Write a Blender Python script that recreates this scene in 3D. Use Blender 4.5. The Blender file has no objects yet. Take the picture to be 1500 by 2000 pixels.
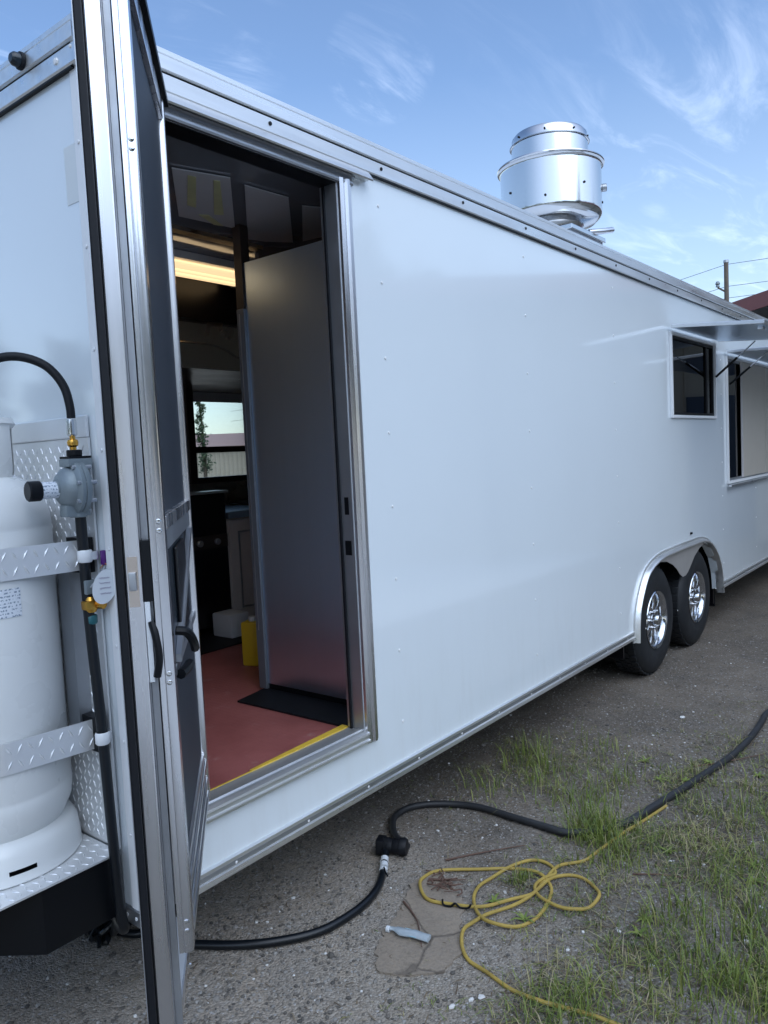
import bpy, bmesh, math, random
from mathutils import Vector, Matrix, noise
R = math.radians
random.seed(7)
S = bpy.context.scene
C = S.collection

# ------------------------------------------------------------------ camera
cam = bpy.data.objects.new('camera', bpy.data.cameras.new('camera')); C.objects.link(cam)
cam.data.sensor_fit = 'VERTICAL'; cam.data.sensor_height = 24.0; cam.data.sensor_width = 18.0
cam.data.lens = 24.0 * 1512.885 / 2000
cam.data.clip_start = 0.02; cam.data.clip_end = 2000
yaw, pitch, roll = 0.676184181, -0.0735581422, -0.0489762129
f = Vector((math.cos(pitch)*math.cos(yaw), math.cos(pitch)*math.sin(yaw), math.sin(pitch)))
r = f.cross(Vector((0, 0, 1))).normalized(); u = r.cross(f)
r2 = math.cos(roll)*r + math.sin(roll)*u; u2 = -math.sin(roll)*r + math.cos(roll)*u
m = Matrix((r2, u2, -f)).transposed().to_4x4(); m.translation = Vector((-1.08811, -1.73125, 1.50365))
cam.matrix_world = m
S.camera = cam

# ------------------------------------------------------------------ sky, sun, exposure
SUN_AZ, SUN_EL = R(248), R(50)          # azimuth counted from +X towards +Y
W = bpy.data.worlds.new('World'); S.world = W; W.use_nodes = True
nt = W.node_tree; nt.nodes.clear()
def wn(t, **k):
    n = nt.nodes.new(t)
    for a, b in k.items(): setattr(n, a, b)
    return n
sky = wn('ShaderNodeTexSky', sky_type='NISHITA', sun_disc=False, sun_elevation=SUN_EL,
         sun_rotation=math.pi/2 - SUN_AZ, altitude=0.0, air_density=1.0, dust_density=0.6, ozone_density=4.0)
tc = wn('ShaderNodeTexCoord')
def vm(op, a, b=None):
    n = wn('ShaderNodeVectorMath', operation=op)
    for i, s in enumerate((a, b)):
        if s is None: continue
        if isinstance(s, tuple): n.inputs[i].default_value = s
        else: nt.links.new(s, n.inputs[i])
    return n
def mt(op, a, b=None, c=None, clamp=False):
    n = wn('ShaderNodeMath', operation=op, use_clamp=clamp)
    for i, s in enumerate((a, b, c)):
        if s is None: continue
        if isinstance(s, (int, float)): n.inputs[i].default_value = s
        else: nt.links.new(s, n.inputs[i])
    return n.outputs[0]
dirv = vm('NORMALIZE', tc.outputs['Generated']).outputs[0]
sep = wn('ShaderNodeSeparateXYZ'); nt.links.new(dirv, sep.inputs[0])
zz = mt('MAXIMUM', sep.outputs[2], 0.03)
px_ = mt('DIVIDE', sep.outputs[0], zz); py_ = mt('DIVIDE', sep.outputs[1], zz)
comb = wn('ShaderNodeCombineXYZ'); nt.links.new(px_, comb.inputs[0]); nt.links.new(py_, comb.inputs[1])
mp = wn('ShaderNodeMapping'); nt.links.new(comb.outputs[0], mp.inputs[0])
mp.inputs['Rotation'].default_value = (0, 0, R(-62)); mp.inputs['Scale'].default_value = (0.55, 2.1, 1)
def cnoise(scale, detail, rough, dist, src):
    n = wn('ShaderNodeTexNoise'); nt.links.new(src, n.inputs[0])
    n.inputs['Scale'].default_value = scale; n.inputs['Detail'].default_value = detail
    n.inputs['Roughness'].default_value = rough; n.inputs['Distortion'].default_value = dist
    return n.outputs[0]
wisp = cnoise(1.7, 7, 0.62, 1.3, mp.outputs[0])
big = cnoise(0.55, 2, 0.5, 0.4, comb.outputs[0])
def blob(d, lo, hi):
    dd = vm('DOT_PRODUCT', dirv, d).outputs['Value']
    mr = wn('ShaderNodeMapRange'); mr.interpolation_type = 'SMOOTHSTEP'
    nt.links.new(dd, mr.inputs[0]); mr.inputs[1].default_value = lo; mr.inputs[2].default_value = hi
    return mr.outputs[0]
bl = None
for d, ang, wgt in [((.900, .270, .330), 12, 1.0), ((.935, .245, .255), 10, 0.9), ((.715, .549, .436), 2.2, 0.9), ((.584, .671, .456), 5.5, 0.85),
               ((.425, .782, .456), 8, 1.0), ((.80, .36, .47), 11, 0.30),
               ((-.3, .5, .7), 25, 0.5)]:
    b = mt('MULTIPLY', blob(d, math.cos(R(ang)), 1.0), wgt)
    bl = b if bl is None else mt('MAXIMUM', bl, b)
w1 = wn('ShaderNodeMapRange'); w1.interpolation_type = 'SMOOTHSTEP'
nt.links.new(wisp, w1.inputs[0]); w1.inputs[1].default_value = 0.47; w1.inputs[2].default_value = 0.76
b1 = mt('ADD', mt('MULTIPLY', big, 0.5), 0.55)
mask = mt('MULTIPLY', mt('MULTIPLY', w1.outputs[0], bl), b1, clamp=True)
# thin bright haze sheet round the veiled sun, behind the photographer
haze = mt('MULTIPLY', blob((-.28, -.71, .65), math.cos(R(90)), 1.0), mt('ADD', mt('MULTIPLY', cnoise(.8, 4, .55, .5, comb.outputs[0]), .5), .60))
mask = mt('MAXIMUM', mt('MULTIPLY', mask, 0.55), mt('MULTIPLY', haze, .85))
lift = vm('MULTIPLY', sky.outputs[0], (1.25, 1.12, 1.0)).outputs[0]
add = vm('ADD', lift, (3.2, 3.3, 3.6)).outputs[0]
mix = wn('ShaderNodeMix', data_type='RGBA')
nt.links.new(mask, mix.inputs[0]); nt.links.new(sky.outputs[0], mix.inputs[6]); nt.links.new(add, mix.inputs[7])
# pale haze towards the horizon, the same all round
hz = wn('ShaderNodeMapRange'); nt.links.new(sep.outputs[2], hz.inputs[0]); hz.inputs[1].default_value = .42; hz.inputs[2].default_value = .08; hz.inputs[3].default_value = 0; hz.inputs[4].default_value = .42
mix2 = wn('ShaderNodeMix', data_type='RGBA'); nt.links.new(hz.outputs[0], mix2.inputs[0]); nt.links.new(mix.outputs[2], mix2.inputs[6]); mix2.inputs[7].default_value = (3.6, 4.1, 4.5, 1)
bg = wn('ShaderNodeBackground'); bg.inputs[1].default_value = 0.10
nt.links.new(mix2.outputs[2], bg.inputs[0])
wo = wn('ShaderNodeOutputWorld'); nt.links.new(bg.outputs[0], wo.inputs[0])

sl = bpy.data.lights.new('sun', 'SUN'); sl.energy = 0.58; sl.angle = R(70); sl.color = (.68, .87, 1.0)
so = bpy.data.objects.new('sun', sl); C.objects.link(so)
sd = Vector((math.cos(SUN_EL)*math.cos(SUN_AZ), math.cos(SUN_EL)*math.sin(SUN_AZ), math.sin(SUN_EL)))
so.rotation_euler = sd.to_track_quat('Z', 'Y').to_euler()
vs = S.view_settings; vs.view_transform = 'Standard'; vs.look = 'None'; vs.gamma = 1; vs.use_curve_mapping = False
vs.exposure = 1.2

# ------------------------------------------------------------------ materials
def mat(name, col=(.5, .5, .5), rough=.5, metal=0.0, var=0.0, vscale=8, bump=0.0, bscale=60, rvar=0.0,
        stretch=None, coat=0.0, emis=None, estr=0.0, spec=0.5, big=0.0, bigscale=.9):
    M = bpy.data.materials.new(name); M.use_nodes = True
    t = M.node_tree; p = t.nodes['Principled BSDF']
    p.inputs['Base Color'].default_value = (*col, 1); p.inputs['Roughness'].default_value = rough
    p.inputs['Metallic'].default_value = metal; p.inputs['Coat Weight'].default_value = coat
    p.inputs['Coat Roughness'].default_value = .06; p.inputs['Specular IOR Level'].default_value = spec
    if emis: p.inputs['Emission Color'].default_value = (*emis, 1); p.inputs['Emission Strength'].default_value = estr
    geo = t.nodes.new('ShaderNodeTexCoord'); src = geo.outputs['Object']
    if stretch:
        k = t.nodes.new('ShaderNodeMapping'); k.inputs['Scale'].default_value = stretch
        t.links.new(src, k.inputs[0]); src = k.outputs[0]
    def nz(s, d=4):
        n = t.nodes.new('ShaderNodeTexNoise'); n.inputs['Scale'].default_value = s; n.inputs['Detail'].default_value = d
        t.links.new(src, n.inputs[0]); return n.outputs[0]
    if var:
        n = nz(vscale); x = t.nodes.new('ShaderNodeMix'); x.data_type = 'RGBA'
        x.inputs[6].default_value = (*[c*(1-var) for c in col], 1); x.inputs[7].default_value = (*[min(1, c*(1+var)) for c in col], 1)
        t.links.new(n, x.inputs[0]); t.links.new(x.outputs[2], p.inputs['Base Color'])
    if rvar:
        n = nz(vscale*.6); x = t.nodes.new('ShaderNodeMapRange'); x.inputs[1].default_value = .3; x.inputs[2].default_value = .7
        x.inputs[3].default_value = max(.02, rough-rvar); x.inputs[4].default_value = rough+rvar
        t.links.new(n, x.inputs[0]); t.links.new(x.outputs[0], p.inputs['Roughness'])
    last = None
    for s, st, di in ((bscale, bump, .002), (bigscale, big, .02)):
        if st:
            b = t.nodes.new('ShaderNodeBump'); b.inputs['Strength'].default_value = st; b.inputs['Distance'].default_value = di
            t.links.new(nz(s, 2 if di > .01 else 5), b.inputs['Height'])
            if last: t.links.new(last, b.inputs['Normal'])
            last = b.outputs[0]
    if last: t.links.new(last, p.inputs['Normal'])
    return M
M = {}
M['white'] = mat('gloss_white_skin', (.735, .795, .835), .12, coat=1.0, var=.02, vscale=2, rvar=.05, big=.22, bigscale=1.3)
M['plate'] = mat('diamond_plate_aluminium', (.78, .79, .80), .42, .55, var=.08, vscale=10, rvar=.06)
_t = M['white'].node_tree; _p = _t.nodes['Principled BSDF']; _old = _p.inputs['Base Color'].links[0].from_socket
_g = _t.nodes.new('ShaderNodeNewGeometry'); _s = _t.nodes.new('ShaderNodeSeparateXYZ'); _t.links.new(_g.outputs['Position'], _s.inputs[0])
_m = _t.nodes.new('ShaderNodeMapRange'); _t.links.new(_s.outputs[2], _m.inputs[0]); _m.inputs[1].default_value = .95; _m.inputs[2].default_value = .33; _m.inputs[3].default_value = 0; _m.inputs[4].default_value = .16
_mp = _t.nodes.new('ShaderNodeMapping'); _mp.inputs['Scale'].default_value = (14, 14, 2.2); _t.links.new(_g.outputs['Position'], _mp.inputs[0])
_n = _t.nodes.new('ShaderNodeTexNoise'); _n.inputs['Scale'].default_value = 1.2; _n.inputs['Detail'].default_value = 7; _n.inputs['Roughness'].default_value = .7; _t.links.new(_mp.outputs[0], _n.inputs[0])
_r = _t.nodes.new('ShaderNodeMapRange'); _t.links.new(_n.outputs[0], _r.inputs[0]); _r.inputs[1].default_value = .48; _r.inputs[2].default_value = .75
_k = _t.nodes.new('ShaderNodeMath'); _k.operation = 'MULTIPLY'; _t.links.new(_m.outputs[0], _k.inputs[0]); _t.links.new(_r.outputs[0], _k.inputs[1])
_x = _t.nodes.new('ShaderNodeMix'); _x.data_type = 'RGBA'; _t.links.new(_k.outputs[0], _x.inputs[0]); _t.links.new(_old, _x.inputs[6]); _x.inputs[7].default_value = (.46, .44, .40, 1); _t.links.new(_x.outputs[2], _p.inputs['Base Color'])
M['whitetrim'] = mat('white_trim', (.78, .79, .8), .3, var=.04)
M['alu'] = mat('mill_aluminium', (.70, .71, .73), .32, 1, var=.08, vscale=14, rvar=.05)
M['alu_rail'] = mat('brushed_aluminium_rail', (.78, .79, .79), .36, .85, var=.16, vscale=9, rvar=.12, stretch=(.3, 4, 4), bump=.03, bscale=22)
M['alu_v'] = mat('brushed_aluminium_upright', (.70, .70, .72), .27, 1, var=.10, vscale=9, rvar=.1, stretch=(4, 4, .25))
M['alu_dull'] = mat('dull_aluminium', (.42, .44, .47), .42, .9, var=.12, vscale=12, rvar=.1)
M['steel'] = mat('brushed_stainless', (.64, .77, .92), .30, 1, var=.03, vscale=5, stretch=(5, 5, .3), big=.05, bigscale=.9)
M['hoodsteel'] = mat('hood_stainless', (.66, .57, .50), .22, 1, var=.1, vscale=5, rvar=.06, big=.6, bigscale=2.2)
M['mirror'] = mat('spun_aluminium', (.66, .67, .68), .16, 1, var=.06, vscale=6, rvar=.05, stretch=(1, 1, .2))
M['chrome'] = mat('road_worn_chrome', (.55, .57, .60), .13, 1, var=.25, vscale=25, rvar=.06)
M['ceil'] = mat('glossy_ceiling_panel', (.30, .32, .36), .08, .5, rvar=.02, big=.75, bigscale=1.6)
M['ceilpanel'] = mat('grey_ceiling_sheet', (.55, .56, .58), .14, 0, var=.1, vscale=4, big=.5, bigscale=3)  # flat grey standing in for reflections on the ceiling
M['tape'] = mat('faded_yellow_tape', (.50, .51, .28), .6, var=.3)  # colour of the yellow streaks in those painted reflections
M['skirt'] = mat('satin_aluminium_skirt', (.52, .50, .48), .45, .6, var=.1)
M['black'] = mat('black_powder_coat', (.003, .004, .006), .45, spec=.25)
M['rubber'] = mat('black_rubber', (.005, .006, .009), .55, spec=.3, bump=.2, bscale=80)
M['tyre'] = mat('tyre_rubber', (.010, .012, .015), .62, var=.5, vscale=9, bump=.3, bscale=70, rvar=.1)
M['cable'] = mat('black_cable_sheath', (.005, .007, .010), .32, spec=.4, bump=.25, bscale=40)
M['cable2'] = mat('dusty_cable_sheath', (.018, .019, .022), .55, var=.4, vscale=10, bump=.35, bscale=50)
M['screen'] = mat('dark_screen_mesh', (.026, .034, .048), .55, .2, var=.15, vscale=30, bump=.3, bscale=400)
M['plastic'] = mat('dark_teal_plastic', (.010, .018, .025), .25, var=.2)
M['doorin'] = mat('door_inner_skin', (.62, .67, .74), .35, var=.05)
M['red'] = mat('red_rubber_floor', (.225, .062, .055), .55, var=.25, vscale=5, rvar=.12)
M['yellow'] = mat('yellow_plastic', (.62, .42, .02), .35, var=.12)
M['yellowtape'] = mat('yellow_edge_strip', (.60, .40, .04), .6, var=.3, vscale=30)
M['yellowcord'] = mat('yellow_cord_sheath', (.36, .255, .055), .7, var=.4, vscale=16, bump=.3, bscale=90)
M['tank'] = mat('white_tank_enamel', (.72, .74, .74), .3, var=.05, vscale=7, rvar=.08, bump=.06, bscale=40)
M['cast'] = mat('grey_cast_zinc', (.23, .27, .29), .45, .35, var=.15, bump=.4, bscale=120)
M['brass'] = mat('brass', (.66, .36, .07), .28, 1, var=.15, rvar=.08)
M['copper'] = mat('copper_orange', (.55, .22, .07), .4, .6, var=.2)
M['purple'] = mat('purple_sleeve', (.10, .02, .18), .4)
M['innerwall'] = mat('pale_grey_inner_wall', (.70, .72, .75), .4, 0)
M['cab'] = mat('white_cabinet_paint', (.60, .57, .56), .4, var=.04)
M['interior_black'] = mat('black_appliance_enamel', (.002, .002, .004), .3)
M['brownframe'] = mat('bronze_window_frame', (.05, .04, .036), .4, .3, var=.2)
M['lamp'] = mat('lit_led_tube', (1, .9, .7), .5, emis=(1, .70, .38), estr=.46)
M['wood'] = mat('weathered_pole_wood', (.14, .11, .085), .85, var=.3, vscale=10, bump=.5, stretch=(3, 3, .3))
M['redroof'] = mat('red_painted_fascia', (.22, .045, .04), .5, var=.15)
M['pinkroof'] = mat('faded_metal_roof', (.38, .25, .22), .5, var=.1)
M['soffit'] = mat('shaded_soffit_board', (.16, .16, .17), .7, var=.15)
M['tan'] = mat('tan_siding', (.42, .37, .30), .6, var=.08, vscale=3)
M['doorblue'] = mat('dark_blue_door', (.03, .05, .09), .35)
M['bark'] = mat('bark', (.09, .07, .05), .9, var=.3, bump=.6)
def slab_b(t, p):
    g = N(t, 'ShaderNodeNewGeometry').outputs['Position']
    c = mixc(t, rng(t, noise_(t, g, 7, 6, .65), .3, .7), (.29, .237, .182), (.225, .185, .145))
    v = N(t, 'ShaderNodeTexVoronoi'); v.inputs['Scale'].default_value = 170; t.links.new(g, v.inputs[0])
    k = N(t, 'ShaderNodeSeparateColor'); t.links.new(v.outputs['Color'], k.inputs[0])
    c = mixc(t, rng(t, k.outputs[0], 0, 1, 0, .3), c, mixc(t, k.outputs[1], (.05, .045, .04), (.27, .245, .22)))
    w = N(t, 'ShaderNodeTexVoronoi', feature='DISTANCE_TO_EDGE'); w.inputs['Scale'].default_value = 3.2; wv = N(t, 'ShaderNodeVectorMath', operation='MULTIPLY_ADD'); nn = N(t, 'ShaderNodeTexNoise'); nn.inputs['Scale'].default_value = 9; nn.inputs['Detail'].default_value = 5; t.links.new(g, nn.inputs[0]); t.links.new(nn.outputs['Color'], wv.inputs[0]); wv.inputs[1].default_value = (.06, .06, .06); t.links.new(g, wv.inputs[2]); t.links.new(wv.outputs[0], w.inputs[0])
    cr = rng(t, w.outputs['Distance'], 0.0, .02, .7, 0)
    c = mixc(t, cr, c, (.07, .058, .05))
    t.links.new(c, p.inputs['Base Color']); p.inputs['Roughness'].default_value = .95
    b = N(t, 'ShaderNodeBump'); b.inputs['Strength'].default_value = .8; b.inputs['Distance'].default_value = .006
    h = N(t, 'ShaderNodeMath', operation='MULTIPLY_ADD'); t.links.new(cr, h.inputs[0]); h.inputs[1].default_value = -.8; t.links.new(noise_(t, g, 50, 7, .7), h.inputs[2])
    t.links.new(h.outputs[0], b.inputs['Height']); t.links.new(b.outputs[0], p.inputs['Normal'])
SLAB_ = mat('old_concrete_slab', (.29, .238, .19), .9, var=.3, vscale=6, bump=.8, bscale=70)
M['stick'] = mat('brown_twig', (.11, .062, .045), .8, var=.3)
M['clearplastic'] = mat('crushed_clear_plastic', (.50, .57, .62), .18, var=.25, vscale=30, coat=.6)
M['clearplastic'].node_tree.nodes['Principled BSDF'].inputs['Transmission Weight'].default_value = .35
M['bluewhite'] = mat('white_plastic', (.6, .63, .66), .4)

def node_mat(name, build):
    Mx = bpy.data.materials.new(name); Mx.use_nodes = True
    t = Mx.node_tree; build(t, t.nodes['Principled BSDF']); return Mx
def N(t, ty, **k):
    n = t.nodes.new(ty)
    for a, b in k.items(): setattr(n, a, b)
    return n
def noise_(t, src, s, d=4, rough=.5):
    n = N(t, 'ShaderNodeTexNoise'); n.inputs['Scale'].default_value = s; n.inputs['Detail'].default_value = d
    n.inputs['Roughness'].default_value = rough; t.links.new(src, n.inputs[0]); return n.outputs[0]
def mixc(t, fac, a, b):
    x = N(t, 'ShaderNodeMix', data_type='RGBA')
    for i, s in ((0, fac), (6, a), (7, b)):
        if isinstance(s, (tuple, float, int)): x.inputs[i].default_value = s if not isinstance(s, tuple) else (*s, 1)
        else: t.links.new(s, x.inputs[i])
    return x.outputs[2]
def rng(t, s, a, b, c=0., d=1.):
    x = N(t, 'ShaderNodeMapRange'); t.links.new(s, x.inputs[0])
    for i, v in enumerate((a, b, c, d)): x.inputs[i+1].default_value = v
    return x.outputs[0]
def ground_b(t, p):
    g = N(t, 'ShaderNodeNewGeometry').outputs['Position']
    big = rng(t, noise_(t, g, 1.6, 7, .65), .42, .58); mid = rng(t, noise_(t, g, 5, 6, .65), .3, .7)
    c = mixc(t, big, (.105, .092, .078), (.225, .188, .150))
    c = mixc(t, mid, c, (.155, .125, .096))
    sp_ = N(t, 'ShaderNodeSeparateXYZ'); t.links.new(g, sp_.inputs[0])
    ad = N(t, 'ShaderNodeMath', operation='MULTIPLY_ADD'); t.links.new(noise_(t, g, 1.1, 5, .6), ad.inputs[0]); ad.inputs[1].default_value = 2.2; t.links.new(sp_.outputs[0], ad.inputs[2])
    gf = rng(t, ad.outputs[0], 1.9, 3.0, 1, 0)
    c = mixc(t, gf, c, mixc(t, mid, (.27, .242, .210), (.34, .285, .225)))
    g2 = rng(t, noise_(t, g, 1.7, 5, .6), .5, .66)
    at = N(t, 'ShaderNodeAttribute'); at.attribute_name = 'turf'
    gm = N(t, 'ShaderNodeMath', operation='MULTIPLY'); t.links.new(at.outputs['Fac'], gm.inputs[0]); gm.inputs[1].default_value = .75
    c = mixc(t, gm.outputs[0], c, (.065, .062, .038))
    v = N(t, 'ShaderNodeTexVoronoi'); v.inputs['Scale'].default_value = 150; t.links.new(g, v.inputs[0])
    cell = N(t, 'ShaderNodeSeparateColor'); t.links.new(v.outputs['Color'], cell.inputs[0])
    c = mixc(t, rng(t, cell.outputs[0], 0, 1, 0, .6), c, mixc(t, cell.outputs[1], (.035, .033, .032), mixc(t, gf, (.27, .25, .23), (.44, .41, .37))))
    spk = rng(t, cell.outputs[2], .968, .985)
    c = mixc(t, spk, c, (.36, .35, .34))
    t.links.new(c, p.inputs['Base Color']); p.inputs['Roughness'].default_value = .95; p.inputs['Specular IOR Level'].default_value = .2
    b = N(t, 'ShaderNodeBump'); b.inputs['Strength'].default_value = .8; b.inputs['Distance'].default_value = .005
    h = N(t, 'ShaderNodeMath', operation='MULTIPLY_ADD'); t.links.new(v.outputs['Distance'], h.inputs[0]); h.inputs[1].default_value = -1.2
    t.links.new(noise_(t, g, 45, 7, .7), h.inputs[2]); t.links.new(h.outputs[0], b.inputs['Height'])
    t.links.new(b.outputs[0], p.inputs['Normal'])
M['ground'] = node_mat('packed_gravel_dirt', ground_b)
def attr_mat(name, ramp, rough=.6, trans=0.0):
    def bld(t, p):
        a = N(t, 'ShaderNodeAttribute'); a.attribute_name = 'tone'
        r_ = N(t, 'ShaderNodeValToRGB'); t.links.new(a.outputs['Fac'], r_.inputs[0])
        e = r_.color_ramp.elements
        while len(e) < len(ramp): e.new(.5)
        for i, (q, c) in enumerate(ramp): e[i].position = q; e[i].color = (*c, 1)
        t.links.new(r_.outputs[0], p.inputs['Base Color']); p.inputs['Roughness'].default_value = rough
        p.inputs['Subsurface Weight'].default_value = 0
    return node_mat(name, bld)
M['slab'] = node_mat('broken_concrete_slab', slab_b)
M['grass'] = attr_mat('grass_blades', [(0, (.045, .075, .014)), (.35, (.115, .165, .026)), (.68, (.22, .25, .05)), (.84, (.27, .235, .10)), (1, (.38, .32, .20))])
M['litter'] = attr_mat('dry_straw_litter', [(0, (.06, .04, .026)), (.5, (.15, .108, .066)), (1, (.24, .20, .135))], .8)
M['pebble'] = attr_mat('gravel_stones', [(0, (.065, .060, .055)), (.4, (.155, .138, .12)), (.9, (.30, .285, .265)), (1, (.6, .59, .57))], .85)
M['leaf'] = attr_mat('tree_leaves', [(0, (.015, .03, .012)), (.6, (.04, .075, .025)), (1, (.09, .12, .04))], .6)
def red_b(t, p):
    g = N(t, 'ShaderNodeNewGeometry').outputs['Position']
    c = mixc(t, rng(t, noise_(t, g, 4, 5, .6), .3, .7), (.21, .058, .053), (.32, .105, .095))
    c = mixc(t, rng(t, noise_(t, g, 9, 6, .7), .60, .72, 0, .35), c, (.46, .33, .31))
    c = mixc(t, rng(t, noise_(t, g, 26, 6, .75), .58, .74, 0, .4), c, (.10, .035, .032))
    t.links.new(c, p.inputs['Base Color']); p.inputs['Roughness'].default_value = .5
    mp_ = N(t, 'ShaderNodeMapping'); mp_.inputs['Rotation'].default_value = (0, 0, R(45)); t.links.new(g, mp_.inputs[0])
    k = N(t, 'ShaderNodeTexChecker'); k.inputs['Scale'].default_value = 60; t.links.new(mp_.outputs[0], k.inputs[0])
    b = N(t, 'ShaderNodeBump'); b.inputs['Strength'].default_value = .5; b.inputs['Distance'].default_value = .002
    t.links.new(k.outputs['Fac'], b.inputs['Height']); t.links.new(b.outputs[0], p.inputs['Normal'])
M['shutter'] = mat('cream_shutter_panel', (.50, .46, .40), .3, var=.05, big=.3)  # reflected siding put into a flat colour
M['redmat'] = node_mat('red_floor_mat', red_b)
def label_b(t, p):
    g = N(t, 'ShaderNodeTexCoord').outputs['Object']
    m1 = N(t, 'ShaderNodeMapping'); m1.inputs['Scale'].default_value = (190, 190, 110); t.links.new(g, m1.inputs[0])
    n = rng(t, noise_(t, m1.outputs[0], 1.2, 1), .50, .56)
    w = N(t, 'ShaderNodeTexWave', wave_type='BANDS', bands_direction='Z'); w.inputs['Scale'].default_value = 38; t.links.new(g, w.inputs[0])
    k = N(t, 'ShaderNodeMath', operation='MULTIPLY'); t.links.new(n, k.inputs[0]); t.links.new(rng(t, w.outputs['Fac'], .4, .6), k.inputs[1])
    t.links.new(mixc(t, k.outputs[0], (.72, .76, .82), (.22, .28, .36)), p.inputs['Base Color'])
M['label'] = node_mat('printed_paper_label', label_b)
def glass_m(name, tint, refl=.08):
    Mx = bpy.data.materials.new(name); Mx.use_nodes = True; t = Mx.node_tree; t.nodes.clear()
    o = N(t, 'ShaderNodeOutputMaterial'); tr = N(t, 'ShaderNodeBsdfTransparent'); tr.inputs[0].default_value = (*tint, 1)
    gl = N(t, 'ShaderNodeBsdfGlossy'); gl.inputs['Roughness'].default_value = .02
    fr = N(t, 'ShaderNodeFresnel'); fr.inputs[0].default_value = 1.5
    mx = N(t, 'ShaderNodeMixShader'); t.links.new(fr.outputs[0], mx.inputs[0]); t.links.new(tr.outputs[0], mx.inputs[1]); t.links.new(gl.outputs[0], mx.inputs[2])
    t.links.new(mx.outputs[0], o.inputs[0]); return Mx
M['glass'] = glass_m('window_glass', (.92, .95, .93))
M['darkglass'] = glass_m('tinted_window_glass', (.07, .09, .12))

# ------------------------------------------------------------------ helpers
def obj(name, bm, m, parent=None, smooth=False, kind=None, label=None, cat=None, group=None, weld=False):
    me = bpy.data.meshes.new(name)
    if weld: bmesh.ops.remove_doubles(bm, verts=bm.verts, dist=1e-5)
    bmesh.ops.recalc_face_normals(bm, faces=bm.faces)
    bm.to_mesh(me); bm.free()
    if smooth:
        for p in me.polygons: p.use_smooth = True
        if smooth != 'all':
            me.set_sharp_from_angle(angle=R(38))
    o = bpy.data.objects.new(name, me); C.objects.link(o)
    me.materials.append(m)
    if parent is not None: o.parent = parent
    if kind: o['kind'] = kind
    if label: o['label'] = label
    if cat: o['category'] = cat
    if group: o['group'] = group
    return o
def empty(name, loc=(0, 0, 0), rz=0, parent=None, label=None, cat=None, group=None):
    o = bpy.data.objects.new(name, None); C.objects.link(o); o.empty_display_size = .1
    o.location = loc; o.rotation_euler = (0, 0, rz)
    if parent is not None: o.parent = parent
    if label: o['label'] = label
    if cat: o['category'] = cat
    if group: o['group'] = group
    return o
B = bmesh.new
def box(bm, x0, x1, y0, y1, z0, z1, bev=0.0):
    t = bmesh.new()
    bmesh.ops.create_cube(t, size=1)
    for v in t.verts: v.co = Vector(((x0+x1)/2 + v.co.x*(x1-x0), (y0+y1)/2 + v.co.y*(y1-y0), (z0+z1)/2 + v.co.z*(z1-z0)))
    if bev: bmesh.ops.bevel(t, geom=t.edges[:], offset=bev, segments=2, affect='EDGES', profile=.6)
    join(bm, t); return bm
def join(bm, t, mtx=None):
    t.verts.index_update(); vs_ = [bm.verts.new(mtx @ v.co if mtx else v.co) for v in t.verts]
    for f_ in t.faces:
        try: bm.faces.new([vs_[v.index] for v in f_.verts])
        except ValueError: pass
    t.free()
def bx(*a, bev=0.0): return box(B(), *a, bev=bev)
def smooth_pts(pts, n=6):
    P = [Vector(p) for p in pts]; out = []
    for i in range(len(P)-1):
        p0, p1, p2, p3 = P[max(i-1, 0)], P[i], P[i+1], P[min(i+2, len(P)-1)]
        for k in range(n):
            t = k/n
            out.append(.5*((2*p1) + (-p0+p2)*t + (2*p0-5*p1+4*p2-p3)*t*t + (-p0+3*p1-3*p2+p3)*t**3))
    out.append(P[-1]); return out
def tube(bm, pts, rad, n=10, cap=True):
    P = [Vector(p) for p in pts]; rings = []; up = None
    for i, p in enumerate(P):
        d = (P[min(i+1, len(P)-1)] - P[max(i-1, 0)]).normalized()
        if up is None: up = d.orthogonal().normalized()
        up = (up - d*up.dot(d)).normalized(); sd_ = d.cross(up)
        rr = rad(i/(len(P)-1)) if callable(rad) else rad
        rings.append([bm.verts.new(p + (up*math.cos(a) + sd_*math.sin(a))*rr) for a in [2*math.pi*k/n for k in range(n)]])
    for a, b in zip(rings, rings[1:]):
        for k in range(n): bm.faces.new((a[k], a[(k+1) % n], b[(k+1) % n], b[k]))
    if cap: bm.faces.new(rings[0][::-1]); bm.faces.new(rings[-1])
    return bm
def lathe(bm, prof, c=(0, 0, 0), axis='z', n=32, a0=0, a1=2*math.pi):
    """prof: (radius, height) pairs; axis may be a Vector"""
    ax = {'z': Vector((0, 0, 1)), 'y': Vector((0, 1, 0)), 'x': Vector((1, 0, 0))}.get(axis, axis) if isinstance(axis, str) else axis
    ax = ax.normalized(); e1 = ax.orthogonal().normalized(); e2 = ax.cross(e1); c = Vector(c)
    full = abs(a1-a0-2*math.pi) < 1e-6; cnt = n if full else n+1; rings = []
    for rr, h in prof:
        if rr < 1e-6: rings.append([bm.verts.new(c + ax*h)])
        else: rings.append([bm.verts.new(c + ax*h + (e1*math.cos(a0+(a1-a0)*k/n) + e2*math.sin(a0+(a1-a0)*k/n))*rr) for k in range(cnt)])
    for a, b in zip(rings, rings[1:]):
        for k in range(n):
            q = [a[k % len(a)], a[(k+1) % len(a)], b[(k+1) % len(b)], b[k % len(b)]]
            q2 = []
            for v in q:
                if v not in q2: q2.append(v)
            if len(q2) > 2: bm.faces.new(q2)
    return bm
def cyl(bm, c, axis, rad, h, n=16, bev=0):
    b = bev or min(rad, h)*.12
    return lathe(bm, [(0, 0), (rad-b, 0), (rad, b), (rad, h-b), (rad-b, h), (0, h)], c, axis, n)
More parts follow.
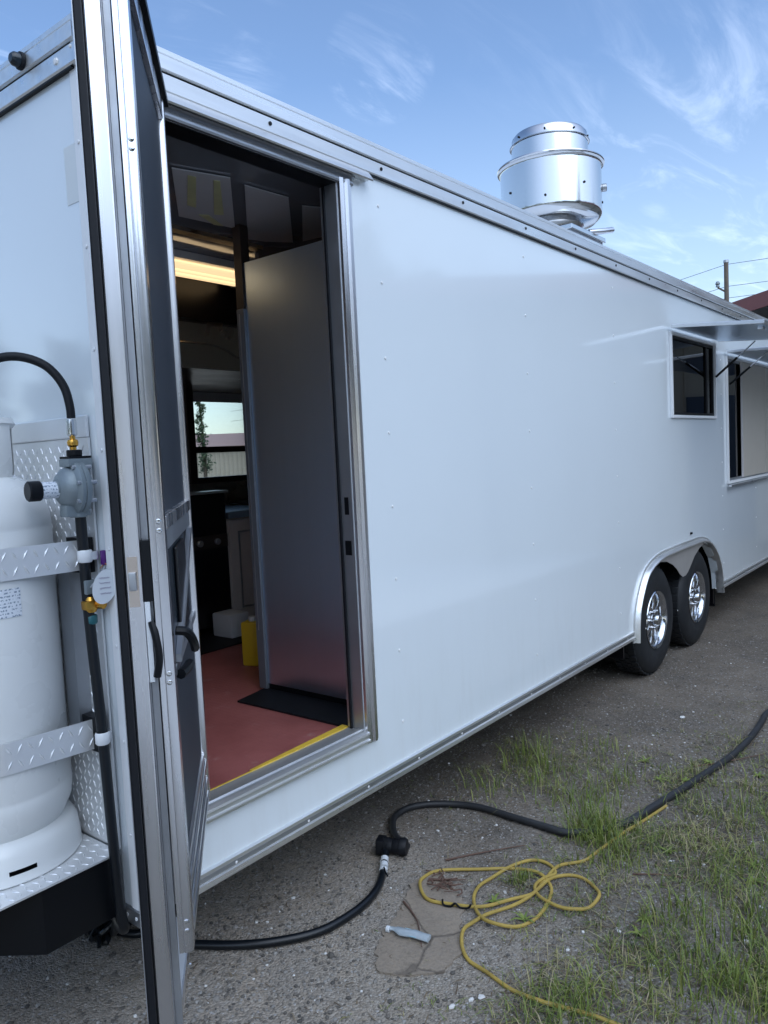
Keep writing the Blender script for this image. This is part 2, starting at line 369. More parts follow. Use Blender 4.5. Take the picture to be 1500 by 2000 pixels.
def prism(bm, poly, f0, f1):
    """poly 2-D; f0/f1 map (a,b)->3-D for the two caps"""
    a = [bm.verts.new(f0(*p)) for p in poly]; b = [bm.verts.new(f1(*p)) for p in poly]
    bm.faces.new(a[::-1]); bm.faces.new(b)
    n = len(poly)
    for i in range(n): bm.faces.new((a[i], a[(i+1) % n], b[(i+1) % n], b[i]))
    return bm
def lug(bm, p, nrm, tang, L=.030, Wd=.0075, H=.003):
    nrm = nrm.normalized(); tang = (tang - nrm*tang.dot(nrm)).normalized(); s = nrm.cross(tang)
    base = [p + tang*L/2, p + s*Wd/2, p - tang*L/2, p - s*Wd/2]
    v = [bm.verts.new(q) for q in base]
    t1 = bm.verts.new(p + tang*L*.25 + nrm*H); t2 = bm.verts.new(p - tang*L*.25 + nrm*H)
    for q in ((v[0], v[1], t1), (v[1], t2, t1), (v[1], v[2], t2), (v[2], v[3], t2), (v[3], t1, t2), (v[3], v[0], t1)): bm.faces.new(q)
def lug_field(bm, fn, u0, u1, v0, v1, step=.03, k=1.0):
    nu = int((u1-u0)/step); nv = int((v1-v0)/step)
    for i in range(nu):
        for j in range(nv):
            a = u0 + (i+.5)*(u1-u0)/nu; b = v0 + (j+.5)*(v1-v0)/nv
            p, nr, tu, tv = fn(a, b)
            lug(bm, p, nr, tu*.55 + tv if (i+j) % 2 else tu*.55 - tv, .030*k, .0075*k, .003*k)

ALU, AR, AV = M['alu'], M['alu_rail'], M['alu_v']

# ------------------------------------------------------------------ ground
def turf(x, y):
    """how grassy the yard is at a point (0 bare .. 1 dense)"""
    d = -y - (.50 + .10*(2.0 - x))          # grass thickens away from the trailer
    g = min(1, max(0, d*2.2))
    if x > 2.7: g *= max(0, 1-(x-2.7)*1.0)
    g2 = 0
    for cx, cy, s, wgt in ((2.09, -.03, .28, .5), (1.85, -.30, .22, .55), (2.0, -.5, .2, .6), (1.68, -.52, .13, 1.5), (2.3, -.35, .25, .4), (1.5, -.62, .14, .8),
                           (.72, -.85, .16, .8), (1.2, -.43, .05, .7), (1.3, -.85, .3, .45), (1.0, -1.1, .3, .9), (1.7, -1.0, .35, .9), (2.2, -1.0, .4, .9), (.5, -.5, .12, .12)):
        g2 = max(g2, wgt*math.exp(-((x-cx)**2+(y-cy)**2)/(2*s*s)))
    n = noise.noise(Vector((x*3.1, y*3.1, 3.3)))*.9 + noise.noise(Vector((x*9, y*9, 1.3)))*.5
    return max(0, min(1.3, max(g*.62, g2)*(1+1.7*n)))
def gz(x, y):
    w = 1 if (-2 < x < 7 and -3 < y < 4) else 0
    w *= 1 - math.exp(-(((x-.80)/.36)**4 + ((y+.31)/.30)**4))
    return w*(.012*noise.noise(Vector((x*1.7, y*1.7, 0))) + .006*noise.noise(Vector((x*6, y*6, 5))) + .003*noise.noise(Vector((x*19, y*19, 9)))) - .004
def axis_(lo, hi, step, far):
    a = [lo + i*step for i in range(int((hi-lo)/step)+1)]
    o = []; d = step*2; x = a[-1]
    while x < far: x += d; d *= 1.6; o.append(x)
    o2 = []; d = step*2; x = a[0]
    while x > -far: x -= d; d *= 1.6; o2.append(x)
    return o2[::-1] + a + o
xs = axis_(-1.2, 6.5, .028, 600); ys = axis_(-2.6, 1.4, .028, 600)
verts = [(x, y, gz(x, y)) for y in ys for x in xs]
nx = len(xs)
faces = [(j*nx+i, j*nx+i+1, (j+1)*nx+i+1, (j+1)*nx+i) for j in range(len(ys)-1) for i in range(nx-1)]
me = bpy.data.meshes.new('ground'); me.from_pydata(verts, [], faces)
at = me.attributes.new('turf', 'FLOAT', 'POINT')
at.data.foreach_set('value', [min(1, turf(v[0], v[1])) if abs(v[0]) < 8 and abs(v[1]) < 8 else .25 for v in verts])
for p in me.polygons: p.use_smooth = True
me.materials.append(M['ground'])
go = bpy.data.objects.new('ground', me); C.objects.link(go); go['kind'] = 'structure'

# unseen pale apron added behind the camera to bounce light onto the wall
rb = bpy.data.meshes.new('concrete_apron'); rb.from_pydata([(-40, -22, .006), (45, -22, .006), (45, -2.5, .006), (-40, -2.5, .006)], [], [(0, 1, 2, 3)])
rb.materials.append(mat('pale_concrete', (.60, .585, .55), .9, var=.1, vscale=1.5, bump=.3, bscale=30)); ro_ = bpy.data.objects.new('concrete_apron', rb); C.objects.link(ro_); ro_['kind'] = 'structure'

# ------------------------------------------------------------------ trailer
T = empty('concession_trailer', label='long glossy white concession trailer with its side door swung open', cat='trailer')
ZB, ZT, LX, WY = .327, 2.577, 9.2, 2.59
WT = .055
DX0, DX1, DZ0, DZ1 = .180, .905, .548, 2.412       # door opening
W1 = (4.18, 5.16, 1.675, 2.205); W2 = (5.50, 7.6, 1.157, 2.135)
FEN = [(3.429, .30), (3.448, .468), (3.534, .61), (3.645, .700), (3.859, .752), (4.106, .762), (4.485, .764), (4.782, .757), (4.97, .703), (5.123, .585), (5.198, .454), (5.222, .30)]
# side wall as vertical strips with openings
bm = B(); xsct = sorted(set([0, DX0, DX1, W1[0], W1[1], W2[0], W2[1], LX] + [p[0] for p in FEN]))
def fen_z(x):
    if x <= FEN[0][0] or x >= FEN[-1][0]: return ZB
    for a, b in zip(FEN, FEN[1:]):
        if a[0] <= x <= b[0]: return max(ZB, a[1] + (b[1]-a[1])*(x-a[0])/(b[0]-a[0]))
for a, b in zip(xsct, xsct[1:]):
    mid = (a+b)/2
    gaps = []
    if DX0 <= mid <= DX1: gaps = [(DZ0, DZ1)]
    if W1[0] <= mid <= W1[1]: gaps = [W1[2:]]
    if W2[0] <= mid <= W2[1]: gaps = [W2[2:]]
    infen = FEN[0][0] < mid < FEN[-1][0]
    za, zb = (max(ZB, fen_z(a+1e-4)), max(ZB, fen_z(b-1e-4))) if infen else (ZB, ZB)
    segs = []
    lo = (za, zb)
    for g in gaps: segs.append((lo, (g[0], g[0]))); lo = (g[1], g[1])
    segs.append((lo, (ZT-.02, ZT-.02)))
    for (l0, l1), (h0, h1) in segs:
        prism(bm, [(a, l0), (b, l1), (b, h1), (a, h0)], lambda p, q: (p, 0, q), lambda p, q: (p, WT, q))
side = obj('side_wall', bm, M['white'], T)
# end wall
obj('end_wall', bx(0, .05, .058, WY, .345, 2.555), M['white'], T)
c_ = B(); prism(c_, [(0, .057)] + [(.022-.022*math.cos(a), .022-.022*math.sin(a)) for a in [R(90)*k/6 for k in range(7)]] + [(.022, .057)], lambda p, q: (p-.003, q-.003, .340), lambda p, q: (p-.003, q-.003, 2.49))
obj('corner_trim', c_, M['whitetrim'], T, smooth=True)
# roof
bm = B(); prism(bm, [(-.0, 2.556), (WY, 2.556), (WY, 2.575), (WY/2, 2.62), (0, 2.575)], lambda p, q: (.0, p, q), lambda p, q: (LX, p, q))
obj('roof', bm, M['whitetrim'], T)
obj('far_wall', (lambda b: (box(b, 0, 2.15, WY-.06, WY, .345, 2.555), box(b, 3.35, LX, WY-.06, WY, .345, 2.555), box(b, 2.15, 3.35, WY-.06, WY, .345, 1.37), box(b, 2.15, 3.35, WY-.06, WY, 2.03, 2.555), b)[-1])(B()), M['whitetrim'], T)
obj('rear_wall', bx(LX-.05, LX-.001, .06, WY-.07, .345, 2.55), M['whitetrim'], T)
# rails: stepped extrusions
def rail_profile():      # (outward, z)
    return [(0, 2.476), (.011, 2.476), (.014, 2.481), (.014, 2.522), (.009, 2.525), (.009, 2.529), (.019, 2.532), (.019, 2.566), (.012, 2.569), (.017, 2.572), (.017, 2.584), (0, 2.588)]
b = B(); prism(b, rail_profile(), lambda o, z: (-.02, -o, z), lambda o, z: (LX, -o, z)); obj('top_rail', b, AR, T, label='aluminium top rail along the long side')
b = B(); prism(b, rail_profile(), lambda o, z: (-o-.001, .004, z), lambda o, z: (-o-.001, WY, z)); obj('top_rail', b, AR, T, label='aluminium top rail across the end wall')
bp_ = [(0, .322), (.010, .322), (.012, .326), (.012, .340), (.006, .343), (.006, .360), (.011, .363), (.011, .372), (0, .375)]
b = B()
for a0, a1 in ((-.012, 3.415), (5.235, LX)): prism(b, bp_, lambda o, z: (a0, -o, z), lambda o, z: (a1, -o, z))
obj('bottom_rail', b, AR, T)
b = B(); prism(b, [(0, .305), (.008, .305), (.008, .345), (0, .347)], lambda o, z: (-o-.001, .0, z), lambda o, z: (-o-.001, WY, z)); obj('sill_rail', b, M['alu_dull'], T)
# screws and rivets
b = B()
for z_ in (2.4735, 2.5272): box(b, .0, LX, -.0125 if z_ < 2.5 else -.0100, -.0005, z_-.0022, z_+.0022)  # dark strips stand in for the shadow under and within the rail
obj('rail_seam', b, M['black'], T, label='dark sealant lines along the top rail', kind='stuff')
b = B()
for a0, a1 in ((.0, 3.41), (5.24, LX)): box(b, a0, a1, -.0075, -.0005, .346, .358)
obj('skirt_seam', b, M['alu_dull'], T, kind='stuff')  # painted shade line in the bottom rail groove
b = B(); box(b, -.0124, -.0005, .03, WY-.03, 2.4713, 2.4757); box(b, -.0115, -.0005, .03, WY-.03, 2.525, 2.5292)
obj('end_seam', b, M['black'], T, kind='stuff')  # shadow lines of the end rail, built as black strips
obj('tape_residue', bx(-.0012, -.0003, .045, .11, 2.165, 2.305), mat('beige_tape_residue', (.67, .71, .72), .5), T)
b = B()
for i in range(15):
    x = .60 + i*.53
    cyl(b, (x, -.012, 2.505), Vector((0, -1, 0)), .0065, .005, 8)
obj('rail_screws', b, M['black'], T, kind='stuff')
b = B()
def rivet(bm, p, ax, r=.006, h=.0035): lathe(bm, [(r, 0), (r*.8, h*.7), (0, h)], p, ax, 8)
Yn = Vector((0, -1, 0)); Xn = Vector((-1, 0, 0))
for x in (1.12, 2.183, 3.22, 5.35, 6.4, 7.7, 8.7):
    z = 2.38
    while z > .42:
        if not (fen_z(x)+.02 > z and 3.4 < x < 5.25): rivet(b, (x, -.0005, z), Yn)
        z -= .266
for i in range(30): rivet(b, (.3+i*.30, -.006, .351), Yn, .005)
for y in (.04,):
    z = 2.30
    while z > .4: rivet(b, (-.0035, .036, z), Xn, .005); z -= .25
rivet(b, (-.014, .09, 2.503), Xn, .010, .006); rivet(b, (-.0145, .022, 2.515), Xn, .005); rivet(b, (-.008, .03, .326), Xn, .006); rivet(b, (-.008, .07, .326), Xn, .006)
obj('rivets', b, M['whitetrim'], T, kind='stuff', smooth=True)
# marker light on the end rail
ml = empty('marker_light', (-.02, .24, 2.552), parent=T)
obj('light_base', cyl(B(), (0, 0, 0), Xn, .022, .010, 16), M['rubber'], ml, smooth=True)
obj('light_lens', lathe(B(), [(.018, .01), (.017, .024), (.011, .031), (0, .033)], (0, 0, 0), Xn, 16), M['plastic'], ml, smooth=True)

# ---- door surround
# right jamb: ribbed flange outside, dull return inside
jp = [(DX1, 0), (DX1, .012), (DX1+.014, .016), (DX1+.020, .010), (DX1+.027, .010), (DX1+.033, .019), (DX1+.044, .019), (DX1+.050, .010), (DX1+.058, .010), (DX1+.064, .006), (DX1+.070, 0)]
b = B(); prism(b, [(x, -y) for x, y in jp], lambda p, q: (p, q, .505), lambda p, q: (p, q, 2.425)); obj('door_jamb', b, AV, T, label='ribbed aluminium jamb on the latch side')
b = bx(DX1-.004, DX1+.002, .002, WT+.02, DZ0, DZ1); obj('jamb_lining', b, M['alu_dull'], T)
b = bx(DX1-.012, DX1-.0045, .052, .060, DZ0, DZ1); obj('door_seal', b, M['rubber'], T)
obj('strike_slot', bx(DX1-.0055, DX1-.003, .018, .036, 1.305, 1.365), M['black'], T); obj('strike_plate', bx(DX1-.0055, DX1-.003, .014, .042, 1.165, 1.215), M['black'], T)

b = B(); prism(b, [(DX0-.045, 0), (DX0-.045, -.010), (DX0, -.012), (DX0, 0)], lambda p, q: (p, q, .51), lambda p, q: (p, q, 2.425)); obj('door_jamb', b, AV, T, label='aluminium jamb on the hinge side')
b = bx(DX0-.003, DX0+.003, .002, WT+.02, DZ0, DZ1); obj('jamb_lining', b, M['alu_dull'], T)
# header with steps, drip rail above it
b = B()
hp = [(0, 2.412), (-.010, 2.412), (-.012, 2.418), (-.012, 2.424), (-.006, 2.426), (-.006, 2.434), (-.020, 2.436), (-.020, 2.443), (0, 2.446)]
prism(b, hp, lambda y, z: (DX0-.045, y, z), lambda y, z: (DX1+.072, y, z)); obj('door_header', b, M['alu_dull'], T)
b = B()
prism(b, [(0, 2.447), (-.020, 2.447), (-.034, 2.440), (-.038, 2.444), (-.026, 2.462), (-.016, 2.475), (0, 2.475)], lambda y, z: (DX0-.06, y, z), lambda y, z: (DX1+.15, y, z)); obj('drip_rail', b, AR, T)
b = bx(DX0, DX1, .002, WT+.02, DZ1-.003, DZ1+.003); obj('head_lining', b, M['black'], T)
# threshold
b = B(); prism(b, [(.075, .541), (.075, .549), (.03, .550), (.028, .553), (.012, .553), (.010, .549), (-.006, .549), (-.018, .545), (-.020, .538), (-.014, .534), (-.014, .522), (-.022, .519), (-.022, .512), (0, .509), (0, .541)],
    lambda y, z: (DX0-.01, y, z), lambda y, z: (DX1+.004, y, z)); obj('threshold', b, AR, T)
b = B(); prism(b, [(.45, .075), (DX1, .075), (DX1, .105), (.70, .098), (.45, .086)], lambda x, y: (x, y, .546), lambda x, y: (x, y, .552)); obj('edge_strip', b, M['yellowtape'], T)
b = B(); prism(b, [(.235, .075), (.45, .075), (.45, .081), (.235, .080)], lambda x, y: (x, y, .546), lambda x, y: (x, y, .550)); obj('edge_strip', b, M['yellowtape'], T)

# ---- interior
b = B(); box(b, .05, 3.38, .056, WY-.062, .47, .543); box(b, 5.27, LX-.06, .056, WY-.062, .47, .543); box(b, 3.38, 5.27, .34, WY-.062, .47, .543)
obj('floor', b, M['redmat'], T)
obj('runner_mat', (lambda b: prism(b, [(.90, .06), (1.10, .06), (1.12, .70), (.895, .66)], lambda x, y: (x, y, .544), lambda x, y: (x, y, .551)))(B()), M['rubber'], T)
obj('dark_mat', bx(1.25, 3.2, 1.42, 2.2, .544, .550), M['rubber'], T)  # thin dark sheet over the floor before the range
obj('ceiling', bx(.05, LX-.06, .056, WY-.062, 2.455, 2.475), M['ceil'], T)
obj('inner_end_wall', bx(.0505, .065, .06, WY-.062, .545, 2.453), M['innerwall'], T)
b = B(); box(b, .066, 2.16, WY-.075, WY-.0615, .545, 2.453); box(b, 2.16, 3.34, WY-.075, WY-.0615, .545, 1.372); box(b, 2.16, 3.34, WY-.075, WY-.0615, 2.028, 2.453); box(b, 3.34, LX-.07, WY-.075, WY-.0615, .545, 2.453)
obj('inner_far_wall', b, M['hoodsteel'], T)
obj('partition', bx(1.072, 1.10, .0575, .665, .575, 2.30), M['steel'], T)
obj('kick_plate', bx(1.076, 1.098, .0575, .665, .552, .574), M['black'], T)
M['darksteel'] = mat('dull_dark_steel', (.17, .19, .22), .5, .5, var=.1)
obj('partition_end_post', bx(1.060, 1.112, .666, .710, .552, 2.12, bev=.003), M['darksteel'], T)
obj('partition_upper_post', bx(1.064, 1.108, .666, .71, 2.123, 2.452), M['brownframe'], T)
obj('post_edge', bx(1.0575, 1.0595, .69, .694, .80, 2.1), M['alu_dull'], T)
for poly in ([(.51, .35), (.70, .29), (1.08, .71), (.82, .73)], [(.78, .31), (.98, .30), (1.40, .70), (1.30, .77), (1.22, .79)], [(1.08, .33), (1.20, .27), (1.44, .48), (1.42, .66)]):
    obj('ceiling_panel', prism(B(), poly, lambda x, y: (x, y, 2.447), lambda x, y: (x, y, 2.451)), M['ceilpanel'], T)  # grey patches paint the reflections seen in the glossy ceiling
for q in ([(.58, .36), (.61, .355), (.80, .60), (.76, .60)], [(.67, .34), (.69, .33), (.93, .60), (.90, .62)], [(.86, .66), (.89, .64), (1.02, .71), (.98, .72)]):
    obj('tape_strip', prism(B(), q, lambda x, y: (x, y, 2.4445), lambda x, y: (x, y, 2.4465)), M['tape'], T)  # yellow streaks painted as part of the ceiling reflections
obj('ceiling_trim', (lambda b: prism(b, [(.85, 2.440), (.90, 2.440), (.905, 2.4545), (.845, 2.4545)], lambda y, z: (.3, y, z), lambda y, z: (1.36, y, z)))(B()), M['hoodsteel'], T)
lf = empty('ceiling_light', (0, 0, 0), parent=T)
obj('light_tray', bx(.4, 1.60, 1.13, 1.345, 2.42, 2.453), M['whitetrim'], lf)
for y in (1.175, 1.235, 1.30):
    obj('light_tube', tube(B(), [(.43, y, 2.402), (1.575, y, 2.402)], .017, 12), M['lamp'], lf, smooth=True)
obj('light_end_cap', bx(1.58, 1.605, 1.14, 1.335, 2.385, 2.419), ALU, lf)
# range hood over the cooking line
b = B(); prism(b, [(1.40, 2.453), (1.40, 2.20), (1.46, 1.985), (2.45, 1.985), (2.45, 2.453)], lambda y, z: (1.0, y, z), lambda y, z: (4.0, y, z)); hood = obj('range_hood', b, M['hoodsteel'], T)
obj('hood_top_panel', bx(1.0, 4.0, 1.385, 1.399, 2.215, 2.44), M['interior_black'], T)
for (x0, y0, z0, x1, y1, z1) in ((1.0, 1.425, 2.07, 4.0, 1.425, 2.07),):
    pts = smooth_pts([(1.2, 1.415, 2.10), (1.5, 1.425, 2.105), (1.62, 1.43, 2.08), (1.75, 1.44, 2.045), (2.2, 1.44, 2.04), (2.8, 1.44, 2.04)], 6)
    obj('gas_line', tube(B(), pts, .004, 8), M['hoodsteel'], T, smooth=True)  # thin tube standing in for a line reflected in the hood steel
# far window
fw = empty('far_window', (0, 0, 0), parent=T)
b = B(); yw = WY-.075
for q in ((2.15, 2.205, 1.37, 2.03), (3.295, 3.35, 1.37, 2.03)): box(b, q[0], q[1], yw-.02, WY+.01, q[2], q[3])
box(b, 2.205, 3.295, yw-.02, WY+.01, 1.37, 1.41); box(b, 2.205, 3.295, yw-.02, WY+.01, 1.99, 2.03); box(b, 2.205, 3.295, yw-.01, WY, 1.577, 1.618)
obj('window_frame', b, M['brownframe'], fw)
obj('window_pane', bx(2.206, 3.294, WY-.034, WY-.030, 1.411, 1.576), M['glass'], fw)
obj('window_pane', bx(2.206, 3.294, WY-.034, WY-.030, 1.619, 1.989), M['glass'], fw)
obj('window_shade', bx(2.206, 3.294, WY-.042, WY-.038, 1.925, 1.989), M['bluewhite'], fw)
# appliances (stand on the floor: things of their own)
rg = empty('cooking_range', (1.5, 1.7, .545), label='black cooking range seen through the open door beside the white cabinet', cat='range')
obj('range_body', bx(-.25, .262, 0, .70, .05, .79, bev=.006), M['interior_black'], rg)
obj('range_shelf', bx(-.25, .262, -.03, .10, .791, .805), ALU, rg)
obj('control_panel', bx(-.24, .25, -.015, -.001, .49, .56), M['brownframe'], rg)
for k in range(4):
    obj('knob', cyl(B(), (-.19+k*.12, -.016, .525), Yn, .018, .018, 12), M['alu_dull'], rg, smooth=True)
for k in (-.22, .23):
    obj('leg', cyl(B(), (k, .05, .0), Vector((0, 0, 1)), .018, .05, 10), M['alu_dull'], rg)
cb = empty('white_cabinet', (2.2, 1.7, .545), label='white raised-panel base cabinet under the far counter', cat='cabinet')
obj('carcass', bx(-.43, .45, .012, .80, .05, .64), M['cab'], cb)
obj('counter', bx(-.435, .46, -.02, .80, .641, .68, bev=.004), M['steel'], cb)
obj('toe_kick', bx(-.42, .44, .05, .78, .0, .049), M['interior_black'], cb)
for k, x0 in enumerate((-.425, .015)):
    d_ = obj('cabinet_door', bx(x0, x0+.43, -.006, .011, .06, .63, bev=.002), M['cab'], cb)
    bb = B(); 
    for q in ((x0+.06, x0+.37, .555, .565), (x0+.06, x0+.37, .12, .13)): box(bb, q[0], q[1], -.010, -.0062, q[2], q[3])
    for q in ((x0+.06, x0+.07), (x0+.36, x0+.37)): box(bb, q[0], q[1], -.010, -.0062, .131, .554)
    obj('panel_moulding', bb, M['alu_dull'], d_)
obj('counter', bx(2.21, 4.3, 1.95, 2.45, .95, 1.24), M['interior_black'], T).name = 'back_counter'
wb = obj('white_box', bx(-.06, .07, -.08, .08, 0, .13, bev=.012), M['bluewhite'], smooth=True, label='small white box on the floor at the foot of the black range', cat='box'); wb.location = (1.66, 1.60, .551)
yj = empty('yellow_jug', (1.345, 1.04, .544), rz=R(20), label='yellow jug standing on the red floor behind the partition post', cat='jug')
obj('jug_body', bx(-.06, .06, -.045, .045, 0, .21, bev=.012), M['yellow'], yj, smooth=True)
obj('jug_cap', cyl(B(), (-.02, 0, .209), Vector((0, 0, 1)), .019, .022, 14), M['bluewhite'], yj, smooth=True)
obj('jug_label', bx(-.04, -.02, -.0465, -.0451, .155, .18), M['red'], yj)

# ---- open entry door with its screen door
DA = R(-131.3)
D = empty('entry_door', (.191, -.010, 0), rz=DA, parent=T); D.scale = (.961, 1, 1)
z0, z1, DW = .385, 2.432, .742
b = B(); box(b, .04, .700, -.045, -.022, z0+.03, z1-.03); obj('door_panel', b, M['doorin'], D)
b = B(); box(b, .701, DW, -.047, -.0185, z0, z1, bev=.003); box(b, .0, .04, -.047, -.0185, z0, z1, bev=.003); box(b, .041, .70, -.047, -.0185, z0, z0+.029); box(b, .041, .70, -.047, -.0185, z1-.029, z1)
obj('door_frame', b, AV, D)
b = B(); box(b, .712, DW+.010, -.061, -.048, z0-.004, z1+.004, bev=.002); box(b, 0, .711, -.061, -.048, z1-.03, z1+.004); box(b, 0, .711, -.061, -.048, z0-.004, z0+.03)
obj('door_gasket', b, M['rubber'], D)
b = B(); box(b, DW-.004, DW+.0125, -.063, -.0615, z0-.004, z1+.004); obj('outer_lip', b, M['alu_dull'], D)
# inner face retaining ribs beside the groove
b = B(); box(b, .704, .712, -.018, -.006, z0, z1); obj('frame_rib', b, M['alu_dull'], D)
b = B(); box(b, DW, DW+.0015, -.042, -.024, 1.255, 1.345); obj('latch_plate', b, M['hoodsteel'], D)
b = B(); box(b, DW+.0015, DW+.010, -.040, -.027, 1.285, 1.318, bev=.002); obj('latch_bolt', b, M['alu_dull'], D, smooth=True)
b = B(); box(b, .69, .736, -.0175, -.002, 1.262, 1.372); obj('lock_body', b, M['black'], D)
b = B(); box(b, .688, .737, -.0175, -.0085, 1.115, 1.2615); obj('paddle_plate', b, M['bluewhite'], D)
b = B(); tube(b, smooth_pts([(.735, -.008, 1.225), (.742, -.002, 1.20), (.744, .002, 1.16), (.740, -.004, 1.125)]), .007, 8); obj('paddle_handle', b, M['black'], D, smooth=True)
# screen door
def stile(bm, xa, xb, za, zb, y0=0., y1=.026):
    prism(bm, [(xa, y0), (xb, y0), (xb, y0+.006), (xb-.002 if xb > .5 else xb, y0+.009), (xb, y0+.011), (xb, y1-.006), (xb-.004, y1), (xa+.012, y1), (xa+.010, y1-.004), (xa+.004, y1-.005), (xa, y1-.012)],
          lambda x, y: (x, y, za), lambda x, y: (x, y, zb))
b = B(); zs = .60; stile(b, .690, .740, zs, z1-.004); obj('screen_frame', b, AV, D, label='near upright of the screen door', smooth=True)
b = B(); stile(b, .002, .050, zs, z1-.004); obj('screen_frame', b, AV, D, label='hinge-side upright of the screen door', smooth=True)
b = B(); box(b, .051, .689, .001, .024, z1-.055, z1-.005, bev=.003); obj('screen_rail', b, AV, D)
b = B(); box(b, .051, .689, .001, .020, zs, zs+.130, bev=.003)
for zz_ in (.012, .050, .098): box(b, .051, .689, .0205, .026, zs+zz_, zs+zz_+.014, bev=.002)
obj('screen_rail', b, ALU, D)
b = B(); box(b, .051, .689, .001, .026, 1.385, 1.412, bev=.003); obj('screen_rail', b, AV, D)
b = B(); box(b, .051, .689, .001, .022, 1.345, 1.3845, bev=.002); box(b, .051, .689, .001, .022, 1.10, 1.118, bev=.002); obj('slider_track', b, M['alu_dull'], D)
b = B(); box(b, .0, .735, .000, .036, z1-.004, z1+.014); obj('top_seal', b, M['black'], D)
obj('screen_mesh', bx(.051, .689, .010, .0125, zs+.131, z1-.056), M['screen'], D)
obj('slider_panel', bx(.22, .688, .014, .0185, 1.119, 1.344), M['plastic'], D)
b = B(); box(b, .30, .52, .019, .026, 1.15, 1.335, bev=.003); obj('slider_grip', b, M['interior_black'], D)
b = B(); prism(b, [(.08, 1.344), (.14, 1.344), (.62, 1.135), (.62, 1.12), (.60, 1.12)], lambda x, z: (x, .0190, z), lambda x, z: (x, .030, z)); obj('slider_guard', b, M['alu_dull'], D)
b = B(); tube(b, smooth_pts([(.66, .026, 1.19), (.655, .045, 1.185), (.64, .055, 1.165), (.60, .055, 1.14)]), .009, 8); obj('screen_handle', b, M['black'], D, smooth=True)
b = B(); tube(b, smooth_pts([(.64, .028, 1.10), (.60, .036, 1.10), (.56, .040, 1.10)]), .010, 8); obj('screen_handle', b, M['black'], D, smooth=True)
b = B()
for z in (1.405, 1.388, 1.128, 1.112, .660, .642, 2.05, 2.066, .575):
    rivet(b, (.7402, .0165, z), Vector((1, 0, 0)), .0052, .0035)
obj('frame_rivets', b, M['mirror'], D, kind='stuff', smooth=True)
for z in (.64, 1.5, 2.3): obj('hinge', tube(B(), [(-.004, .012, z-.035), (-.004, .012, z+.035)], .008, 10), ALU, D, smooth=True)
b = cyl(B(), (.66, -.022, .64), Vector((0, 1, 0)), .012, .014, 12); obj('stop_bumper', b, M['black'], D, smooth=True)

# ---- service windows
def service_window(x0, x1, za, zb, name, mull, drop):
    w = empty(name, (0, 0, 0), parent=T)
    b = B(); t_ = .019
    for q in ((x0-t_, x1+t_, za-t_, za), (x0-t_, x1+t_, zb, zb+t_)): box(b, q[0], q[1], -.018, -.0005, q[2], q[3], bev=.002)
    for q in ((x0-t_, x0), (x1, x1+t_)): box(b, q[0], q[1], -.018, -.0005, za+.0005, zb-.0005, bev=.002)
    obj('window_frame', b, M['whitetrim'], w)
    b = B()
    for q in ((x0, x0+.02, za, zb), (x1-.02, x1, za, zb), (x0+.0205, x1-.0205, za, za+.02), (x0+.0205, x1-.0205, zb-.02, zb)): box(b, q[0], q[1], .001, .03, q[2], q[3])
    for mx in mull: box(b, mx-.014, mx+.014, .004, .028, za+.0205, zb-.0205)
    obj('inner_frame', b, M['alu_dull'] if drop else M['black'], w)
    eds = [x0+.0205] + [k for mx in mull for k in (mx-.0145, mx+.0145)] + [x1-.0205]
    for a, c in zip(eds[::2], eds[1::2]): obj('window_pane', bx(a, c, .014, .018, za+.0205, zb-.0205), M['darkglass'], w)
    return w
service_window(*W1, 'service_window', [5.0], False)
service_window(*W2, 'service_window', [], True)
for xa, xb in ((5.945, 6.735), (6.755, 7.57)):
    obj('shutter_panel', bx(xa, xb, -.012, -.002, W2[2]+.012, W2[3]-.004, bev=.003), M['shutter'], T)  # cream sheets paint the building's reflection over the glass
obj('shutter_stile', bx(5.925, 5.944, -.014, -.002, W2[2]+.012, W2[3]-.004), M['cab'], T)  # pale edge of the painted reflection
b = B(); box(b, W2[0]-.03, W2[1]+.03, -.040, -.0185, W2[2]-.045, W2[2]-.0285, bev=.003); obj('window_ledge', b, ALU, T)
def flap(x0, x1, z, tilt, L):
    """awning flap hinged along its back edge at y=0, tipped up"""
    o = empty('window_flap', (x0, -.022, z), parent=T); o.rotation_euler = (tilt, 0, 0)
    w = x1-x0
    obj('flap_skin', bx(0, w, -L, 0, 0, .014, bev=.003), M['white'], o)
    b = B()
    box(b, .0, w, -L-.014, -L-.0005, -.006, .018, bev=.003); box(b, -.014, -.0005, -L-.014, 0, -.006, .018, bev=.003); box(b, w+.0005, w+.014, -L-.014, 0, -.006, .018, bev=.003)
    obj('flap_edge', b, ALU, o)
    obj('flap_underside', bx(.01, w-.01, -L+.005, -.01, -.0045, -.0005), M['steel'], o)
    for xx in (.15, w-.18):
        obj('latch', bx(xx, xx+.07, -L+.03, -L+.06, -.022, -.005, bev=.003), ALU, o)
    return o
flap(4.15, 5.21, 2.246, R(5), .55)
flap(5.47, 7.65, 2.178, R(2), .60)
for (xa, za, xb, yb, zb2) in ((5.15, 1.97, 5.15, -.30, 2.205), (5.53, 1.93, 5.53, -.30, 2.155)):
    st = empty('gas_strut', parent=T)
    A_ = Vector((xa, -.02, za)); Bb = Vector((xb, yb, zb2)); mid = A_.lerp(Bb, .55)
    obj('strut_tube', tube(B(), [A_, mid], .009, 10), M['black'], st, smooth=True); obj('strut_rod', tube(B(), [mid, Bb], .0045, 8), M['chrome'], st, smooth=True)

